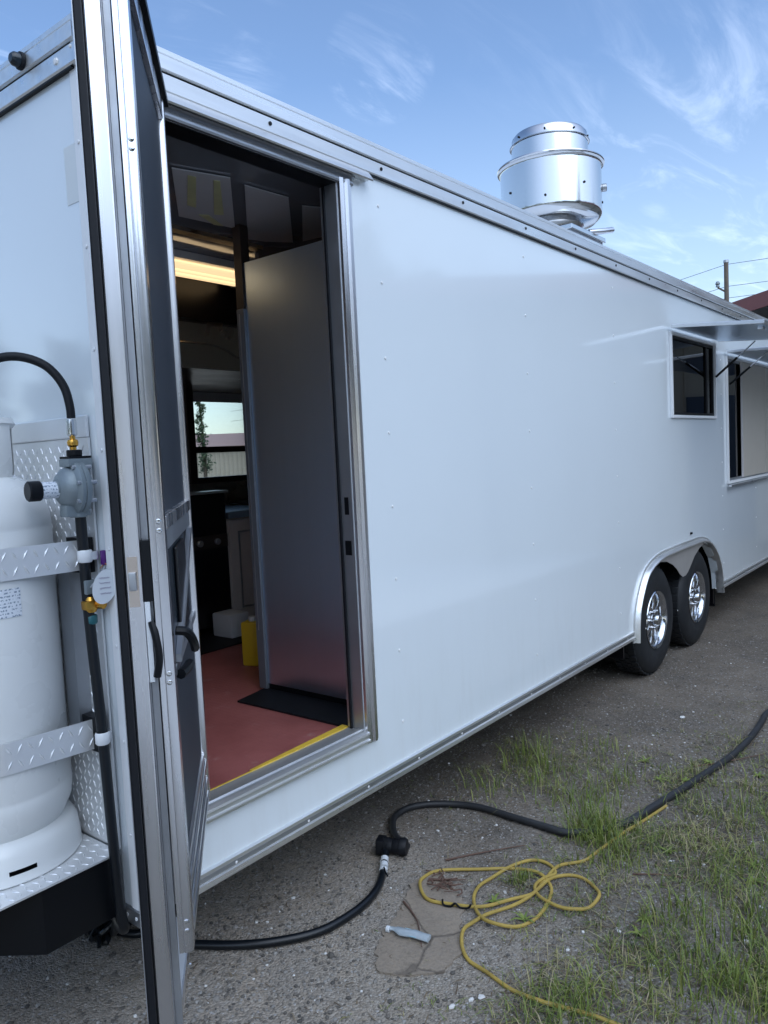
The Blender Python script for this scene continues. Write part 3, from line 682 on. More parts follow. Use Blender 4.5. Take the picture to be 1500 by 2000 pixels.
# ---- fender, wheels, chassis
def offs(pts, d):
    out = []
    for i, p in enumerate(pts):
        a = pts[max(i-1, 0)]; c = pts[min(i+1, len(pts)-1)]
        tx, tz = c[0]-a[0], c[1]-a[1]; l = math.hypot(tx, tz); out.append((p[0]+d*(-tz/l)*-1*-1, p[1]+d*(tx/l)))
    return out
def dense(pts, k=4):
    o = smooth_pts([(p[0], 0, p[1]) for p in pts], k); return [(q.x, q.z) for q in o]
fp = dense(FEN, 4); outer = offs(fp, .034); inner = offs(fp, -.004)
b = B()
sec = [(outer, 0), (outer, -.006), (offs(fp, .026), -.010), (offs(fp, .018), -.009), (offs(fp, .012), -.030), (offs(fp, .004), -.036), (inner, -.034), (inner, 0.02)]
rows = [[b.verts.new((p[0], y, p[1])) for p in line] for line, y in sec]
for r0, r1 in zip(rows, rows[1:]):
    for i in range(len(r0)-1): b.faces.new((r0[i], r0[i+1], r1[i+1], r1[i]))
obj('fender_trim', b, M['alu_rail'], T, smooth=True)
# skirt hanging between the two wheels
sk = [(3.70, .725), (3.86, .748), (4.106, .757), (4.485, .759), (4.70, .755), (4.86, .735), (4.72, .715), (4.60, .67), (4.52, .62), (4.45, .580), (4.40, .562), (4.34, .560), (4.28, .585), (4.21, .635), (4.13, .675), (4.02, .710), (3.88, .728)]
b = B(); prism(b, sk, lambda x, z: (x, -.004, z), lambda x, z: (x, -.001, z)); obj('fender_skirt', b, M['skirt'], T)
b = B(); box(b, 3.385, 5.265, .31, .335, .20, .82); box(b, 3.385, 5.265, .057, .309, .80, .82); box(b, 3.385, 3.40, .057, .309, .20, .799); box(b, 5.25, 5.265, .057, .309, .20, .799); obj('wheel_well', b, M['interior_black'], T)
b = B(); box(b, .10, LX-.1, .35, .45, .20, .44); box(b, .10, LX-.1, 2.1, 2.2, .20, .44)
for i in range(14): box(b, .3+i*.64, .35+i*.64, .46, 2.09, .34, .44)
box(b, .06, 3.38, .06, WY-.06, .445, .469); box(b, 5.27, LX-.06, .06, WY-.06, .445, .469); box(b, 3.381, 5.269, .34, WY-.06, .445, .469)
obj('chassis_frame', b, M['black'], T)
def wheel(x, steer=0):
    w = empty('wheel', (x, 0, .352), parent=T)
    ro = .352
    prof = [(.184, .022), (.235, .008), (.30, .012), (.335, .030), (.349, .05), (.352, .08), (.352, .16), (.349, .185), (.335, .205), (.30, .22), (.18, .22)]
    b = B(); lathe(b, prof, (0, 0, 0), Vector((0, 1, 0)), 56)
    for k in range(44):           # tread blocks
        a = 2*math.pi*k/44
        for j, (ya, yb) in enumerate(((.045, .085), (.092, .118), (.125, .150), (.157, .195))):
            aa = a + (j % 2)*.07; t = B(); bmesh.ops.create_cube(t, size=1)
            mt_ = Matrix.Rotation(aa, 4, 'Y') @ Matrix.Translation((0, (ya+yb)/2, ro+.001)) @ Matrix.Diagonal((.036, yb-ya, .010, 1))
            join(b, t, mt_)
    ty = obj('tyre', b, M['tyre'], w, smooth=True)
    b = B(); lathe(b, [(.179, .13), (.176, .05), (.173, .032), (.184, .022), (.190, .016), (.186, .011), (.177, .015), (.168, .026), (.160, .05), (.155, .12)], (0, 0, 0), Vector((0, 1, 0)), 48)
    obj('rim', b, M['chrome'], w, smooth=True)
    b = B(); lathe(b, [(.155, .075), (.06, .075), (.0, .075)], (0, 0, 0), Vector((0, 1, 0)), 32); obj('brake_drum', b, M['black'], w)
    for k in range(8):
        a = 2*math.pi*k/8 + .2
        t = B(); mt_ = Matrix.Rotation(a, 4, 'Y')
        pr = [(-.030, .055), (-.020, .11), (-.030, .160), (.030, .160), (.020, .11), (.030, .055)]
        prism(t, pr, lambda p, q: (p*.92, .036 + (q-.05)*.04, q), lambda p, q: (p*1.1, .062, q))
        bmesh.ops.transform(t, matrix=mt_, verts=t.verts); bmesh.ops.bevel(t, geom=t.edges[:], offset=.0035, segments=2, affect='EDGES')
        obj('spoke', t, M['chrome'], w, smooth=True)
    b = B(); lathe(b, [(0, -.004), (.030, -.002), (.036, .006), (.038, .034), (.070, .036), (.085, .045), (.085, .07)], (0, 0, 0), Vector((0, 1, 0)), 32); obj('hub_cap', b, M['chrome'], w, smooth=True)
    for k in range(6):
        a = 2*math.pi*k/6
        obj('lug_nut', cyl(B(), (.058*math.cos(a), .018, .058*math.sin(a)), Vector((0, 1, 0)), .010, .024, 6), M['chrome'], w)
    return w
wheel(3.86); wheel(4.71)
b = tube(B(), [(3.86, .2, .34), (3.86, 2.4, .34)], .035, 12); tube(b, [(4.71, .2, .34), (4.71, 2.4, .34)], .035, 12); obj('axle', b, M['black'], T)
for xx in (3.86, 4.71):
    b = B(); lathe(b, [(.20, 0), (.34, .01), (.352, .05), (.352, .17), (.34, .21), (.2, .22)], (xx, 2.35, .352), Vector((0, 1, 0)), 32); obj('far_tyre', b, M['tyre'], T, smooth=True)
obj('clearance_light', bx(4.52, 4.545, -.012, -.0005, .835, .85, bev=.003), M['black'], T)
obj('mud_flap', bx(5.30, 5.315, .06, .28, .17, .325), M['black'], T)

# ---- roof exhaust fan
FX, FY = 3.56, .52
fan = empty('exhaust_fan', (FX, FY, 2.60), parent=T)
Z = Vector((0, 0, 1))
def L_(prof, m_, name, n=56, smooth=True): return obj(name, lathe(B(), prof, (0, 0, 0), Z, n), m_, fan, smooth=smooth)
obj('fan_curb', bx(-.235, .235, -.235, .235, 0, .185), M['alu_dull'], fan)
obj('curb_cap', bx(-.25, .25, -.25, .25, .186, .215, bev=.004), M['mirror'], fan)
L_([(.195, .215), (.195, .275), (.198, .280), (.215, .285), (.27, .295), (.298, .318), (.304, .335)], M['mirror'], 'fan_neck')
L_([(.300, .322), (.310, .335), (.312, .355), (.312, .362), (.312, .45), (.312, .55), (.312, .620), (.312, .628), (.318, .636), (.330, .640), (.333, .646), (.330, .653), (.316, .655), (.304, .648), (.300, .63), (.300, .335)], M['mirror'], 'windband')
L_([(.236, .50), (.236, .60), (.236, .70), (.236, .775), (.236, .782), (.243, .785), (.243, .792), (.235, .797), (.232, .835), (.218, .852), (.12, .862), (0, .865)], M['mirror'], 'motor_cover')
L_([(.2365, .784), (.247, .788), (.2365, .793)], M['alu_dull'], 'cover_band')
for k in range(8):
    a = 2*math.pi*k/8 + .35; d_ = Vector((math.cos(a), math.sin(a), 0))
    obj('cover_screw', cyl(B(), d_*.3115 + Z*(.47 if k % 2 else .40), d_, .0075, .006, 8), M['black'], fan)
    obj('cover_screw', cyl(B(), d_*.2325 + Z*.815, d_, .006, .008, 8), M['black'], fan)
a = R(-62); d_ = Vector((math.cos(a), math.sin(a), 0)); obj('wiring_knob', cyl(B(), d_*.312 + Z*.50, d_, .024, .03, 16), M['alu_dull'], fan, smooth=True)
obj('drain_spout', tube(B(), [(.06, -.22, .225), (.14, -.27, .235), (.26, -.29, .262)], .018, 12), ALU, fan, smooth=True)

# ------------------------------------------------------------------ propane rack (fixed to the end wall)
rk = empty('tank_rack', (0, 0, 0), parent=T)
b = B(); prism(b, [(-.015, .075), (-.90, .075), (-.90, .75), (-.015, .75)], lambda x, y: (x, y, .494), lambda x, y: (x, y, .499)); 
lug_field(b, lambda a, c: (Vector((a, c, .499)), Vector((0, 0, 1)), Vector((1, 0, 0)), Vector((0, 1, 0))), -.88, -.02, .08, .72, .0235, .7)
obj('platform', b, M['plate'], rk)
b = B(); prism(b, [(-.012, .088), (-.222, .088), (-.62, .62), (-.62, .75), (-.012, .75)], lambda x, y: (x, y, .325), lambda x, y: (x, y, .4935))
prism(b, [(-.221, .088), (-.88, .088), (-.88, .40), (-.39, .40)], lambda x, y: (x, y, .488), lambda x, y: (x, y, .4936))
obj('platform_skirt', b, M['black'], rk)
b = B(); box(b, -.010, -.0045, .085, 1.4, .50, 1.585)
lug_field(b, lambda a, c: (Vector((-.010, a, c)), Xn, Vector((0, 1, 0)), Z), .10, .70, .51, 1.57, .0225, .7)
obj('back_plate', b, M['plate'], rk)
b = B(); box(b, -.014, -.0045, .085, 1.4, 1.586, 1.642, bev=.003); obj('plate_cap', b, M['plate'], rk)
TC = Vector((-.205, .335, .50)); TR = .190
def strap(zc, h):
    RR = TR + .004; pts = []
    Q = Vector((-.022, .118))
    d = math.hypot(Q.x-TC.x, Q.y-TC.y); base = math.atan2(Q.y-TC.y, Q.x-TC.x); ta = base - math.acos(RR/d)
    Tp = Vector((TC.x+RR*math.cos(ta), TC.y+RR*math.sin(ta)))
    for k in range(9): pts.append(Q.lerp(Tp, k/8))
    for k in range(1, 40): a = ta - R(4.2)*k; pts.append(Vector((TC.x+RR*math.cos(a), TC.y+RR*math.sin(a))))
    ln = [0]
    for p, q in zip(pts, pts[1:]): ln.append(ln[-1] + (q-p).length)
    def at_(s):
        for i in range(len(ln)-1):
            if s <= ln[i+1] or i == len(ln)-2:
                t = (s-ln[i])/(ln[i+1]-ln[i]); p = pts[i].lerp(pts[i+1], t); tg = (pts[i+1]-pts[i]).normalized()
                nr = Vector((tg.y, -tg.x)); 
                if nr.dot(p - Vector((TC.x, TC.y))) < 0: nr = -nr
                return p, tg, nr
    b = B(); th = .0035; prev = None
    for i, p in enumerate(pts):
        _, tg, nr = at_(ln[i]+1e-6 if i < len(pts)-1 else ln[i])
        q = [b.verts.new((p.x+nr.x*k, p.y+nr.y*k, zc+z)) for k, z in ((0, -h/2), (th, -h/2), (th, h/2), (0, h/2))]
        if prev:
            for k in range(4): b.faces.new((prev[k], prev[(k+1) % 4], q[(k+1) % 4], q[k]))
        else: b.faces.new(q)
        prev = q
    b.faces.new(prev)
    def fn(s, z):
        p, tg, nr = at_(s); return Vector((p.x+nr.x*th, p.y+nr.y*th, z)), Vector((nr.x, nr.y, 0)), Vector((tg.x, tg.y, 0)), Z
    lug_field(b, fn, .012, ln[-1]-.02, zc-h/2+.002, zc+h/2-.002, .025, .88)
    return obj('strap', b, M['plate'], rk)
strap(1.285, .078); strap(.815, .078)
b = B(); box(b, -.046, -.0105, .165, .222, .80, 1.30)
obj('post', b, M['alu_dull'], rk)
for zc in (1.285, .815):
    b = B(); box(b, -.040, -.012, .072, .118, zc-.011, zc+.011, bev=.002); obj('bracket', b, ALU, rk)
    b = B(); box(b, -.040, -.012, .095, .175, zc-.045, zc+.045); obj('clamp_block', b, M['black'], rk)
    b = B(); lathe(b, [(.0155, -.016), (.0185, -.012), (.0185, .012), (.0155, .016)], (-.050+.009, .088 if zc > 1 else .071, zc), Z, 16); obj('pipe_clamp', b, M['whitetrim'], rk, smooth=True)

# ------------------------------------------------------------------ propane tank
tk = empty('propane_tank', TC, label='tall white propane cylinder strapped upright at the trailer end', cat='gas tank')
prof = [(.0, .045), (.06, .046), (.12, .06), (.165, .095), (.186, .14), (TR, .17), (TR, .19), (TR-.0015, .195), (TR, .20), (TR, .86), (TR-.0015, .865), (TR, .87), (.186, .905), (.170, .945), (.14, .98), (.095, 1.005), (.05, 1.015), (0, 1.017)]
obj('tank_body', lathe(B(), prof, (0, 0, 0), Z, 64), M['tank'], tk, smooth=True)
b = B()
# foot ring with slots: segments leaving gaps at slot height
n = 96
def ringpt(rr, k, z): a = 2*math.pi*k/n; return (rr*math.cos(a), rr*math.sin(a), z)
lv = [(.200, 0.0), (.203, .004), (.2015, .010), (.201, .027), (.200, .038), (.196, .068), (.185, .088), (.166, .099)]
rv = [[b.verts.new(ringpt(rr, k, z)) for k in range(n)] for rr, z in lv]
for i in range(len(lv)-1):
    for k in range(n):
        if i == 3 and k in (67, 68, 69, 70, 71, 88, 89, 90, 20, 21, 22, 45, 46, 47): continue
        b.faces.new((rv[i][k], rv[i][(k+1) % n], rv[i+1][(k+1) % n], rv[i+1][k]))
fr_ = obj('foot_ring', b, M['tank'], tk, smooth=True)
obj('ring_inside', lathe(B(), [(.186, .001), (.184, .06)], (0, 0, 0), Z, 48), M['interior_black'], tk)
b = B()
for a0, a1 in ((R(-150), R(-95)), (R(-52), R(-22)), (R(60), R(120))):
    lathe(b, [(.108, .975), (.112, 1.02), (.112, 1.13), (.115, 1.135), (.118, 1.13), (.118, 1.02), (.113, .975)], (0, 0, 0), Z, 10, a0, a1)
lathe(b, [(.108, 1.13), (.115, 1.145), (.122, 1.13), (.115, 1.12), (.108, 1.13)], (0, 0, 0), Z, 36)
obj('collar', b, M['tank'], tk, smooth=True)
vv = lathe(B(), [(.02, 1.01), (.02, 1.05), (.014, 1.055), (.014, 1.09), (.024, 1.092), (.024, 1.115), (0, 1.118)], (0, 0, 0), Z, 16); obj('tank_valve', vv, M['brass'], tk, smooth=True)
b = lathe(B(), [(TR+.0012, .64), (TR+.0012, .715)], (0, 0, 0), Z, 24, 0, 1)
b.free(); b = B(); cols = []
for k in range(15):
    a = R(-150) + R(66)*k/14; cols.append([b.verts.new(((TR+.0012)*math.cos(a), (TR+.0012)*math.sin(a), z)) for z in (.655, .725)])
for p, q in zip(cols, cols[1:]): b.faces.new((p[0], q[0], q[1], p[1]))
obj('tank_label', b, M['label'], tk)

# ------------------------------------------------------------------ gas regulator and pipe
PX, PY = -.050, .088
gr = empty('gas_regulator', (PX, PY, 0), label='grey gas regulator on a black pipe beside the propane tank', cat='regulator')
obj('pipe', tube(B(), smooth_pts([(.075, .10, .27), (.045, .03, .275), (.024, -.026, .30), (.014, -.030, .36), (.008, -.030, .55), (.010, -.015, .85), (.008, 0, 1.12), (.005, 0, 1.405)], 5), .0135, 16), M['cable'], gr, smooth=True)
b = B(); ax = Vector((-.98, .12, 0)).normalized(); c0 = Vector((.012, 0, 1.46))
lathe(b, [(0, -.012), (.045, -.012), (.050, -.004), (.064, -.002), (.067, .002), (.067, .010), (.064, .012), (.067, .014), (.067, .022), (.062, .026), (.052, .030), (.048, .044), (.034, .056), (.022, .060), (.022, .064), (0, .064)], c0, ax, 40)
obj('regulator_body', b, M['cast'], gr, smooth=True)
b = B(); lathe(b, [(.021, .060), (.021, .10), (.0, .10)], c0 - Z*.003, ax, 20); obj('spring_tube', b, M['label'], gr, smooth=True)
b = B(); lathe(b, [(.0, .099), (.024, .101), (.025, .104), (.025, .128), (.022, .131), (0, .131)], c0 - Z*.003, ax, 20); obj('vent_cap', b, M['black'], gr, smooth=True)
for k in range(8):
    a = 2*math.pi*k/8+.2; e1 = Vector((-ax.y, ax.x, 0)); p = c0 + (e1*math.cos(a) + Z*math.sin(a))*.060
    obj('flange_bolt', cyl(B(), p - ax*.016, ax, .0055, .048, 6), M['alu_dull'], gr)
b = B(); box(b, -.028, .036, -.024, .024, 1.512, 1.532, bev=.003); box(b, -.018, .026, -.016, .016, 1.495, 1.512); obj('inlet_block', b, M['cast'], gr, smooth=True)
b = B(); box(b, -.026, .034, -.022, .022, 1.5325, 1.538); cyl(b, (.002, 0, 1.538), Z, .019, .016, 16); obj('inlet_gasket', b, M['black'], gr)
b = B(); box(b, -.040, .025, -.018, .018, 1.388, 1.418, bev=.004); cyl(b, (0, 0, 1.385), Z, .022, .02, 16); obj('outlet_block', b, M['cast'], gr, smooth=True)
b = B(); lathe(b, [(.008, 0), (.008, .008), (.013, .012), (.014, .020), (.012, .026), (.007, .028), (.007, .036)], (.0, 0, 1.553), Z, 12); obj('brass_fitting', b, M['brass'], gr, smooth=True)
b = B(); lathe(b, [(.012, 0), (.015, .006), (.013, .022), (.017, .028), (.015, .034), (.012, .04)], (0, -.006, 1.155), Z, 12)
box(b, -.022, .024, -.022, .004, 1.163, 1.186, bev=.003); cyl(b, (.012, -.018, 1.174), Vector((.3, -1, 0)), .012, .02, 12)
obj('shutoff_valve', b, M['brass'], gr, smooth=True).location = (.012, 0, -.014)
b = B(); box(b, -.014, .016, -.017, .006, 1.196, 1.232, bev=.003); obj('valve_body', b, M['cast'], gr, smooth=True).location = (.010, 0, -.008)
b = B(); tube(b, smooth_pts([(.008, -.014, 1.205), (.030, -.02, 1.222), (.044, -.022, 1.248), (.052, -.022, 1.262)]), .0045, 8); obj('valve_lever', b, M['alu_dull'], gr, smooth=True)
b = B(); box(b, .034, .058, -.030, -.016, 1.246, 1.284, bev=.004); obj('lever_sleeve', b, M['purple'], gr, smooth=True).location = (.006, 0, .012)
b = B(); box(b, .050, .085, -.006, .008, 1.302, 1.326, bev=.003); obj('upper_sleeve', b, M['purple'], gr, smooth=True).location = (.012, 0, .016)
b = B(); lathe(b, [(.0145, 0), (.0165, .003), (.0165, .02), (.0145, .023)], (.012, 0, 1.110), Z, 14); obj('teal_collar', b, mat('teal_tape', (.02, .12, .14), .4), gr, smooth=True)
tg = empty('tag_holder', (0, 0, 0), parent=gr); tg.name = 'paper_tag'
b = B(); n_ = 28; nv = Vector((-.50, -.86, .05)).normalized(); e1 = Vector((.86, -.50, .0)); e2 = nv.cross(e1).normalized(); cc = Vector((.028, -.050, 1.207))
rot = R(-18)
pa = []; pb = []
for k in range(n_):
    a = 2*math.pi*k/n_; x, y = .029*math.cos(a), .045*math.sin(a); X = x*math.cos(rot)-y*math.sin(rot); Y = x*math.sin(rot)+y*math.cos(rot)
    p = cc + e1*X + e2*Y; pa.append(b.verts.new(p)); pb.append(b.verts.new(p - nv*.0012))
b.faces.new(pa); b.faces.new(pb[::-1])
for k in range(n_): b.faces.new((pa[k], pa[(k+1) % n_], pb[(k+1) % n_], pb[k]))
obj('tag_card', b, M['bluewhite'], tg)
b = B(); random.seed(3)
for j in range(4):
    y = .022 - j*.013; x = -.013
    pts = []
    for k in range(12): pts.append(cc + nv*.0009 + e1*(x+k*.0023 + .002*j*.3) + e2*(y + .0022*math.sin(k*2.3+j) + .0012*random.uniform(-1, 1)))
    tube(b, pts, .0005, 5)
obj('handwriting', b, M['purple'], tg)
b = tube(B(), smooth_pts([(.052, -.035, 1.245), (.046, -.03, 1.262), (.036, -.02, 1.25)]), .0012, 6); obj('tag_string', b, M['copper'], tg)
b = B(); box(b, .066, .072, -.04, -.034, 1.155, 1.20); box(b, .074, .079, -.035, -.03, 1.148, 1.185); obj('copper_clip', b, M['copper'], gr)
random.seed(11)
# hose
hp_ = smooth_pts([(PX, PY, 1.588), (PX, PY, 1.61), (PX, PY, 1.66), (-.058, .098, 1.715), (-.085, .12, 1.762), (-.125, .155, 1.786), (-.165, .19, 1.786), (-.200, .222, 1.762), (-.228, .25, 1.715), (-.236, .275, 1.665), (-.225, .30, 1.625), (-.212, .32, 1.61)], 6)
hs = empty('gas_hose', (PX, PY, 1.588), label='black rubber gas hose arching from regulator to tank valve', cat='hose')
b = B(); tube(b, [p - Vector((PX, PY, 1.588)) for p in hp_[9:]], .0108, 12); obj('hose_tube', b, M['rubber'], hs, smooth=True)
b = lathe(B(), [(.009, 0), (.0125, .004), (.0125, .03), (.0112, .042)], (0, 0, 0), Z, 14); obj('crimp_sleeve', b, M['mirror'], hs, smooth=True)

# ------------------------------------------------------------------ cords on the ground
def gp(x, y, rr): return (x, y, gz(x, y) + rr + (.0065 if .52 < x < 1.13 and -.49 < y < -.11 else 0))
pts = [(.20, .52), (.21, .47), (.23, .43), (.256, .40), (.275, .278), (.318, .193), (.391, .086), (.483, 0), (.585, -.057), (.711, -.076), (.82, -.063), (.911, -.028), (.984, .016), (1.04, .052), (1.085, .085)]
P = [gp(x, y, .016) for x, y in pts]; 
P[-2] = (P[-2][0], P[-2][1], P[-2][2]+.004); P[-1] = (P[-1][0], P[-1][1], P[-1][2]+.012)
cd = empty('power_cable', (1.1, .09, 0), label='thick black power cable from the trailer corner to the black plug', cat='cable')
b = B(); tube(b, [p - cd.location for p in smooth_pts(P, 7)], .0138, 12); obj('cable_sheath', b, M['cable'], cd, smooth=True)
for (q0, q1) in (((1.015, .036), (1.033, .048)), ((.985, .014), (1.004, .028)), ((.966, .002), (.976, .009))):
    b = tube(B(), [Vector(gp(*q0, .018)) - cd.location, Vector(gp(*q1, .020)) - cd.location], .0152, 12); obj('white_tape', b, M['bluewhite'], cd, smooth=True)
b = tube(B(), smooth_pts([Vector((.955, -.012, .035)) - cd.location, Vector((.94, -.03, .03)) - cd.location, Vector((.935, -.045, .02)) - cd.location]), .003, 6); obj('tape_tail', b, M['black'], cd)
pts2 = [(1.150, .030), (1.188, .118), (1.267, .192), (1.336, .224), (1.414, .216), (1.492, .165), (1.554, .076), (1.579, -.035), (1.576, -.183), (1.561, -.327), (1.566, -.433), (1.652, -.521), (1.772, -.576), (2.012, -.634), (2.313, -.687), (2.7, -.737), (2.995, -.758), (3.227, -.753), (3.364, -.748), (3.9, -.80), (4.6, -1.0)]
P2 = [Vector(gp(x, y, .017)) for x, y in pts2]
b = tube(B(), smooth_pts(P2, 7), lambda t: .0135 + .002*min(1, max(0, (t-.35)*6)), 12)
obj('supply_cable', b, M['cable2'], smooth=True, label='dusty black supply cable curving across the yard past the grass tuft', cat='cable')
pl = empty('power_plug', (1.10, .06, gz(1.1, .06)), rz=math.atan2(-.106, .047), label='black rubber plug joining the two black cables', cat='plug'); pl.scale = (.80, .80, .80)
b = lathe(B(), [(0, -.065), (.028, -.064), (.034, -.058), (.036, -.02), (.033, .0), (.036, .004), (.036, .03), (.040, .034), (.042, .055), (.036, .068), (0, .070)], (0, 0, .040), Vector((1, 0, 0)), 28); obj('plug_body', b, M['rubber'], pl, smooth=True)
b = B(); box(b, -.078, -.036, -.034, .034, .006, .074, bev=.006); obj('plug_elbow', b, M['rubber'], pl, smooth=True)
b = B()
for k in range(5): lathe(b, [(.0365, 0), (.0385, .002), (.0365, .004)], (-.016+k*.006-.03, 0, .040), Vector((1, 0, 0)), 24)
obj('grip_ribs', b, M['rubber'], pl, smooth=True)
yl = [(2.02, -.655), (1.85, -.62), (1.687, -.598), (1.502, -.574), (1.427, -.558), (1.345, -.498), (1.225, -.498), (1.136, -.505), (1.072, -.463), (.978, -.402), (.934, -.31), (.915, -.23), (.964, -.163), (1.026, -.14), (1.09, -.162), (1.186, -.275), (1.249, -.365), (1.26, -.461), (1.225, -.527), (1.154, -.559), (1.042, -.573), (.958, -.546), (.913, -.479), (.937, -.417), (1.001, -.358), (1.076, -.332), (1.156, -.335), (1.255, -.361), (1.333, -.402), (1.341, -.46), (1.303, -.508), (1.24, -.491), (1.168, -.498), (1.137, -.534), (1.122, -.606), (1.134, -.654), (1.171, -.69), (1.239, -.696), (1.282, -.669), (1.326, -.603), (1.315, -.551), (1.254, -.513), (1.159, -.513), (1.108, -.501), (1.039, -.482), (.95, -.438), (.892, -.425), (.83, -.427), (.774, -.458), (.735, -.506), (.719, -.577), (.695, -.674), (.685, -.773), (.706, -.837), (.718, -.904), (.726, -.956), (.733, -1.034), (.74, -1.2)]
P3 = [Vector(gp(x, y, .0062 + (.007 if i % 5 == 2 else 0) + (.006 if 1.1 < x < 1.3 and i > 30 else 0))) for i, (x, y) in enumerate(yl)]
b = tube(B(), smooth_pts(P3, 6), .0058, 8); obj('extension_cord', b, M['yellowcord'], smooth=True, label='yellow extension cord lying in loose tangled loops on the gravel', cat='cord')
# small things lying on the ground
o = empty('plastic_bottle', (.725, -.30, .003), rz=math.atan2(-.158, .036), label='crushed clear plastic bottle lying left of the yellow cord', cat='bottle'); o.scale = (.85, .8, .8)
b = lathe(B(), [(0, -.085), (.011, -.085), (.011, -.066), (.018, -.055), (.023, -.035), (.021, -.01), (.023, .015), (.021, .05), (.022, .075), (0, .08)], (0, 0, .014), Vector((1, 0, 0)), 16)
for v in b.verts: v.co.z = .003 + (v.co.z+.009)*.5; v.co.y += .004*math.sin(v.co.x*70)
obj('bottle_body', b, M['clearplastic'], o, smooth=True)
b = cyl(B(), (-.098, 0, .010), Vector((1, 0, 0)), .0125, .014, 14); obj('bottle_cap', b, M['bluewhite'], o, smooth=True)
b = B(); box(b, -.03, .03, -.022, .022, .0165, .0175); obj('bottle_label', b, mat('pale_blue_label', (.25, .45, .55), .4), o)
b = tube(B(), smooth_pts([gp(.924, -.285, .02), gp(.918, -.292, .006), gp(.925, -.315, .004), gp(.932, -.33, .016), gp(.938, -.345, .004), gp(.948, -.37, .006), gp(.953, -.377, .018)], 4), .0035, 6)
obj('bungee_hook', b, M['black'], smooth=True, label='small black bent hook lying under the first cord loop', cat='hook')
b = B(); poly = [(.915, -.140), (1.0, -.12), (1.10, -.16), (1.03, -.26), (.97, -.34), (.86, -.40), (.754, -.470), (.65, -.474), (.58, -.40), (.541, -.32), (.60, -.255), (.70, -.215), (.80, -.19)]
pr = []
for i, p in enumerate(poly):
    q = poly[(i+1) % len(poly)]
    for k in range(9):
        t = k/9; n_ = noise.noise(Vector(((i+t)*2.3, 3, 0)))*.02 + noise.noise(Vector(((i+t)*7, 9, 0)))*.008; pr.append((p[0]+(q[0]-p[0])*t + n_, p[1]+(q[1]-p[1])*t - n_))
prism(b, pr, lambda x, y: (x, y, -.02), lambda x, y: (x, y, .0025))
obj('broken_slab', b, M['slab'], label='broken flat brown slab flush with the ground under the bottle', cat='slab')
def twig(pts, r_, lab, th=None):
    obj('twig', tube(B(), smooth_pts([gp(x, y, r_+.002) for x, y in pts], 4), lambda t: r_*(1.2-.8*t), 6), M['stick'], smooth=True, label=lab, cat='twig')
twig([(.86, -.17), (.80, -.27), (.70, -.36)], .003, 'thin dark twig lying across the broken slab beside the bottle')
twig([(1.17, -.13), (1.30, -.23), (1.42, -.33)], .0035, 'long thin twig between the plug and the yellow cord')
twig([(1.02, -.16), (1.05, -.22), (1.09, -.27)], .004, 'short brown twig inside the left cord loop')
twig([(2.5, -.62), (2.62, -.72), (2.8, -.86)], .004, 'dark twig lying beyond the supply cable')
twig([(1.45, -.73), (1.50, -.82), (1.53, -.92)], .003, 'crooked twig in the grass right of the cord tangle')
b = B(); random.seed(5)
for k in range(26):
    x, y = random.gauss(1.02, .035), random.gauss(-.215, .035); a = random.uniform(0, 6.28); l = random.uniform(.02, .06)
    z = gz(x, y)+random.uniform(.010, .020)
    tube(b, smooth_pts([(x, y, z), (x+l*.5*math.cos(a), y+l*.5*math.sin(a), z+random.uniform(0, .006)), (x+l*math.cos(a+.5), y+l*math.sin(a+.5), z)], 3), random.uniform(.0012, .003), 5)
obj('bark_scraps', b, M['stick'], kind='stuff', label='brown bark scraps inside the left cord loop', cat='bark scraps')
# jumble of cable ends by the trailer corner
b = B(); random.seed(8)
for k in range(7):
    q = [(.17+random.uniform(-.07, .07), .50+random.uniform(-.06, .07), .03+random.uniform(-.01, .06)) for _ in range(5)]
    tube(b, smooth_pts(q, 5), random.uniform(.007, .013), 8)
tube(b, smooth_pts([(.03, .215, .27), (.08, .28, .20), (.14, .40, .08), (.18, .48, .03)], 5), .012, 10)
for v in b.verts: v.co.z = max(v.co.z, gz(v.co.x, v.co.y)+.001)
obj('cable_tangle', b, M['cable'], smooth=True, label='tangle of black cable ends under the trailer corner below the pipe', cat='cables')

# ------------------------------------------------------------------ gravel, litter, grass
def scatter_mesh(name, m_, verts, faces, tones, per, label, cat, smooth=False):
    me = bpy.data.meshes.new(name); me.from_pydata(verts, [], faces)
    a = me.attributes.new('tone', 'FLOAT', 'FACE'); a.data.foreach_set('value', tones)
    me.materials.append(m_)
    if smooth:
        for p in me.polygons: p.use_smooth = True
    o = bpy.data.objects.new(name, me); C.objects.link(o); o['kind'] = 'stuff'; o['label'] = label; o['category'] = cat
    return o
random.seed(21)
ico = bmesh.new(); bmesh.ops.create_icosphere(ico, subdivisions=1, radius=1); iv = [v.co.copy() for v in ico.verts]; ifc = [[v.index for v in f_.verts] for f_ in ico.faces]; ico.free()
V, F_, Tn = [], [], []
def field_pt():
    while True:
        t = random.random()**.8
        x = random.uniform(-.9, 5.2); y = random.uniform(-2.2, 1.2)
        d = math.hypot(x+1.09, y+1.73)
        if random.random() < min(1, (2.6/(d+.4))**2.2): return x, y
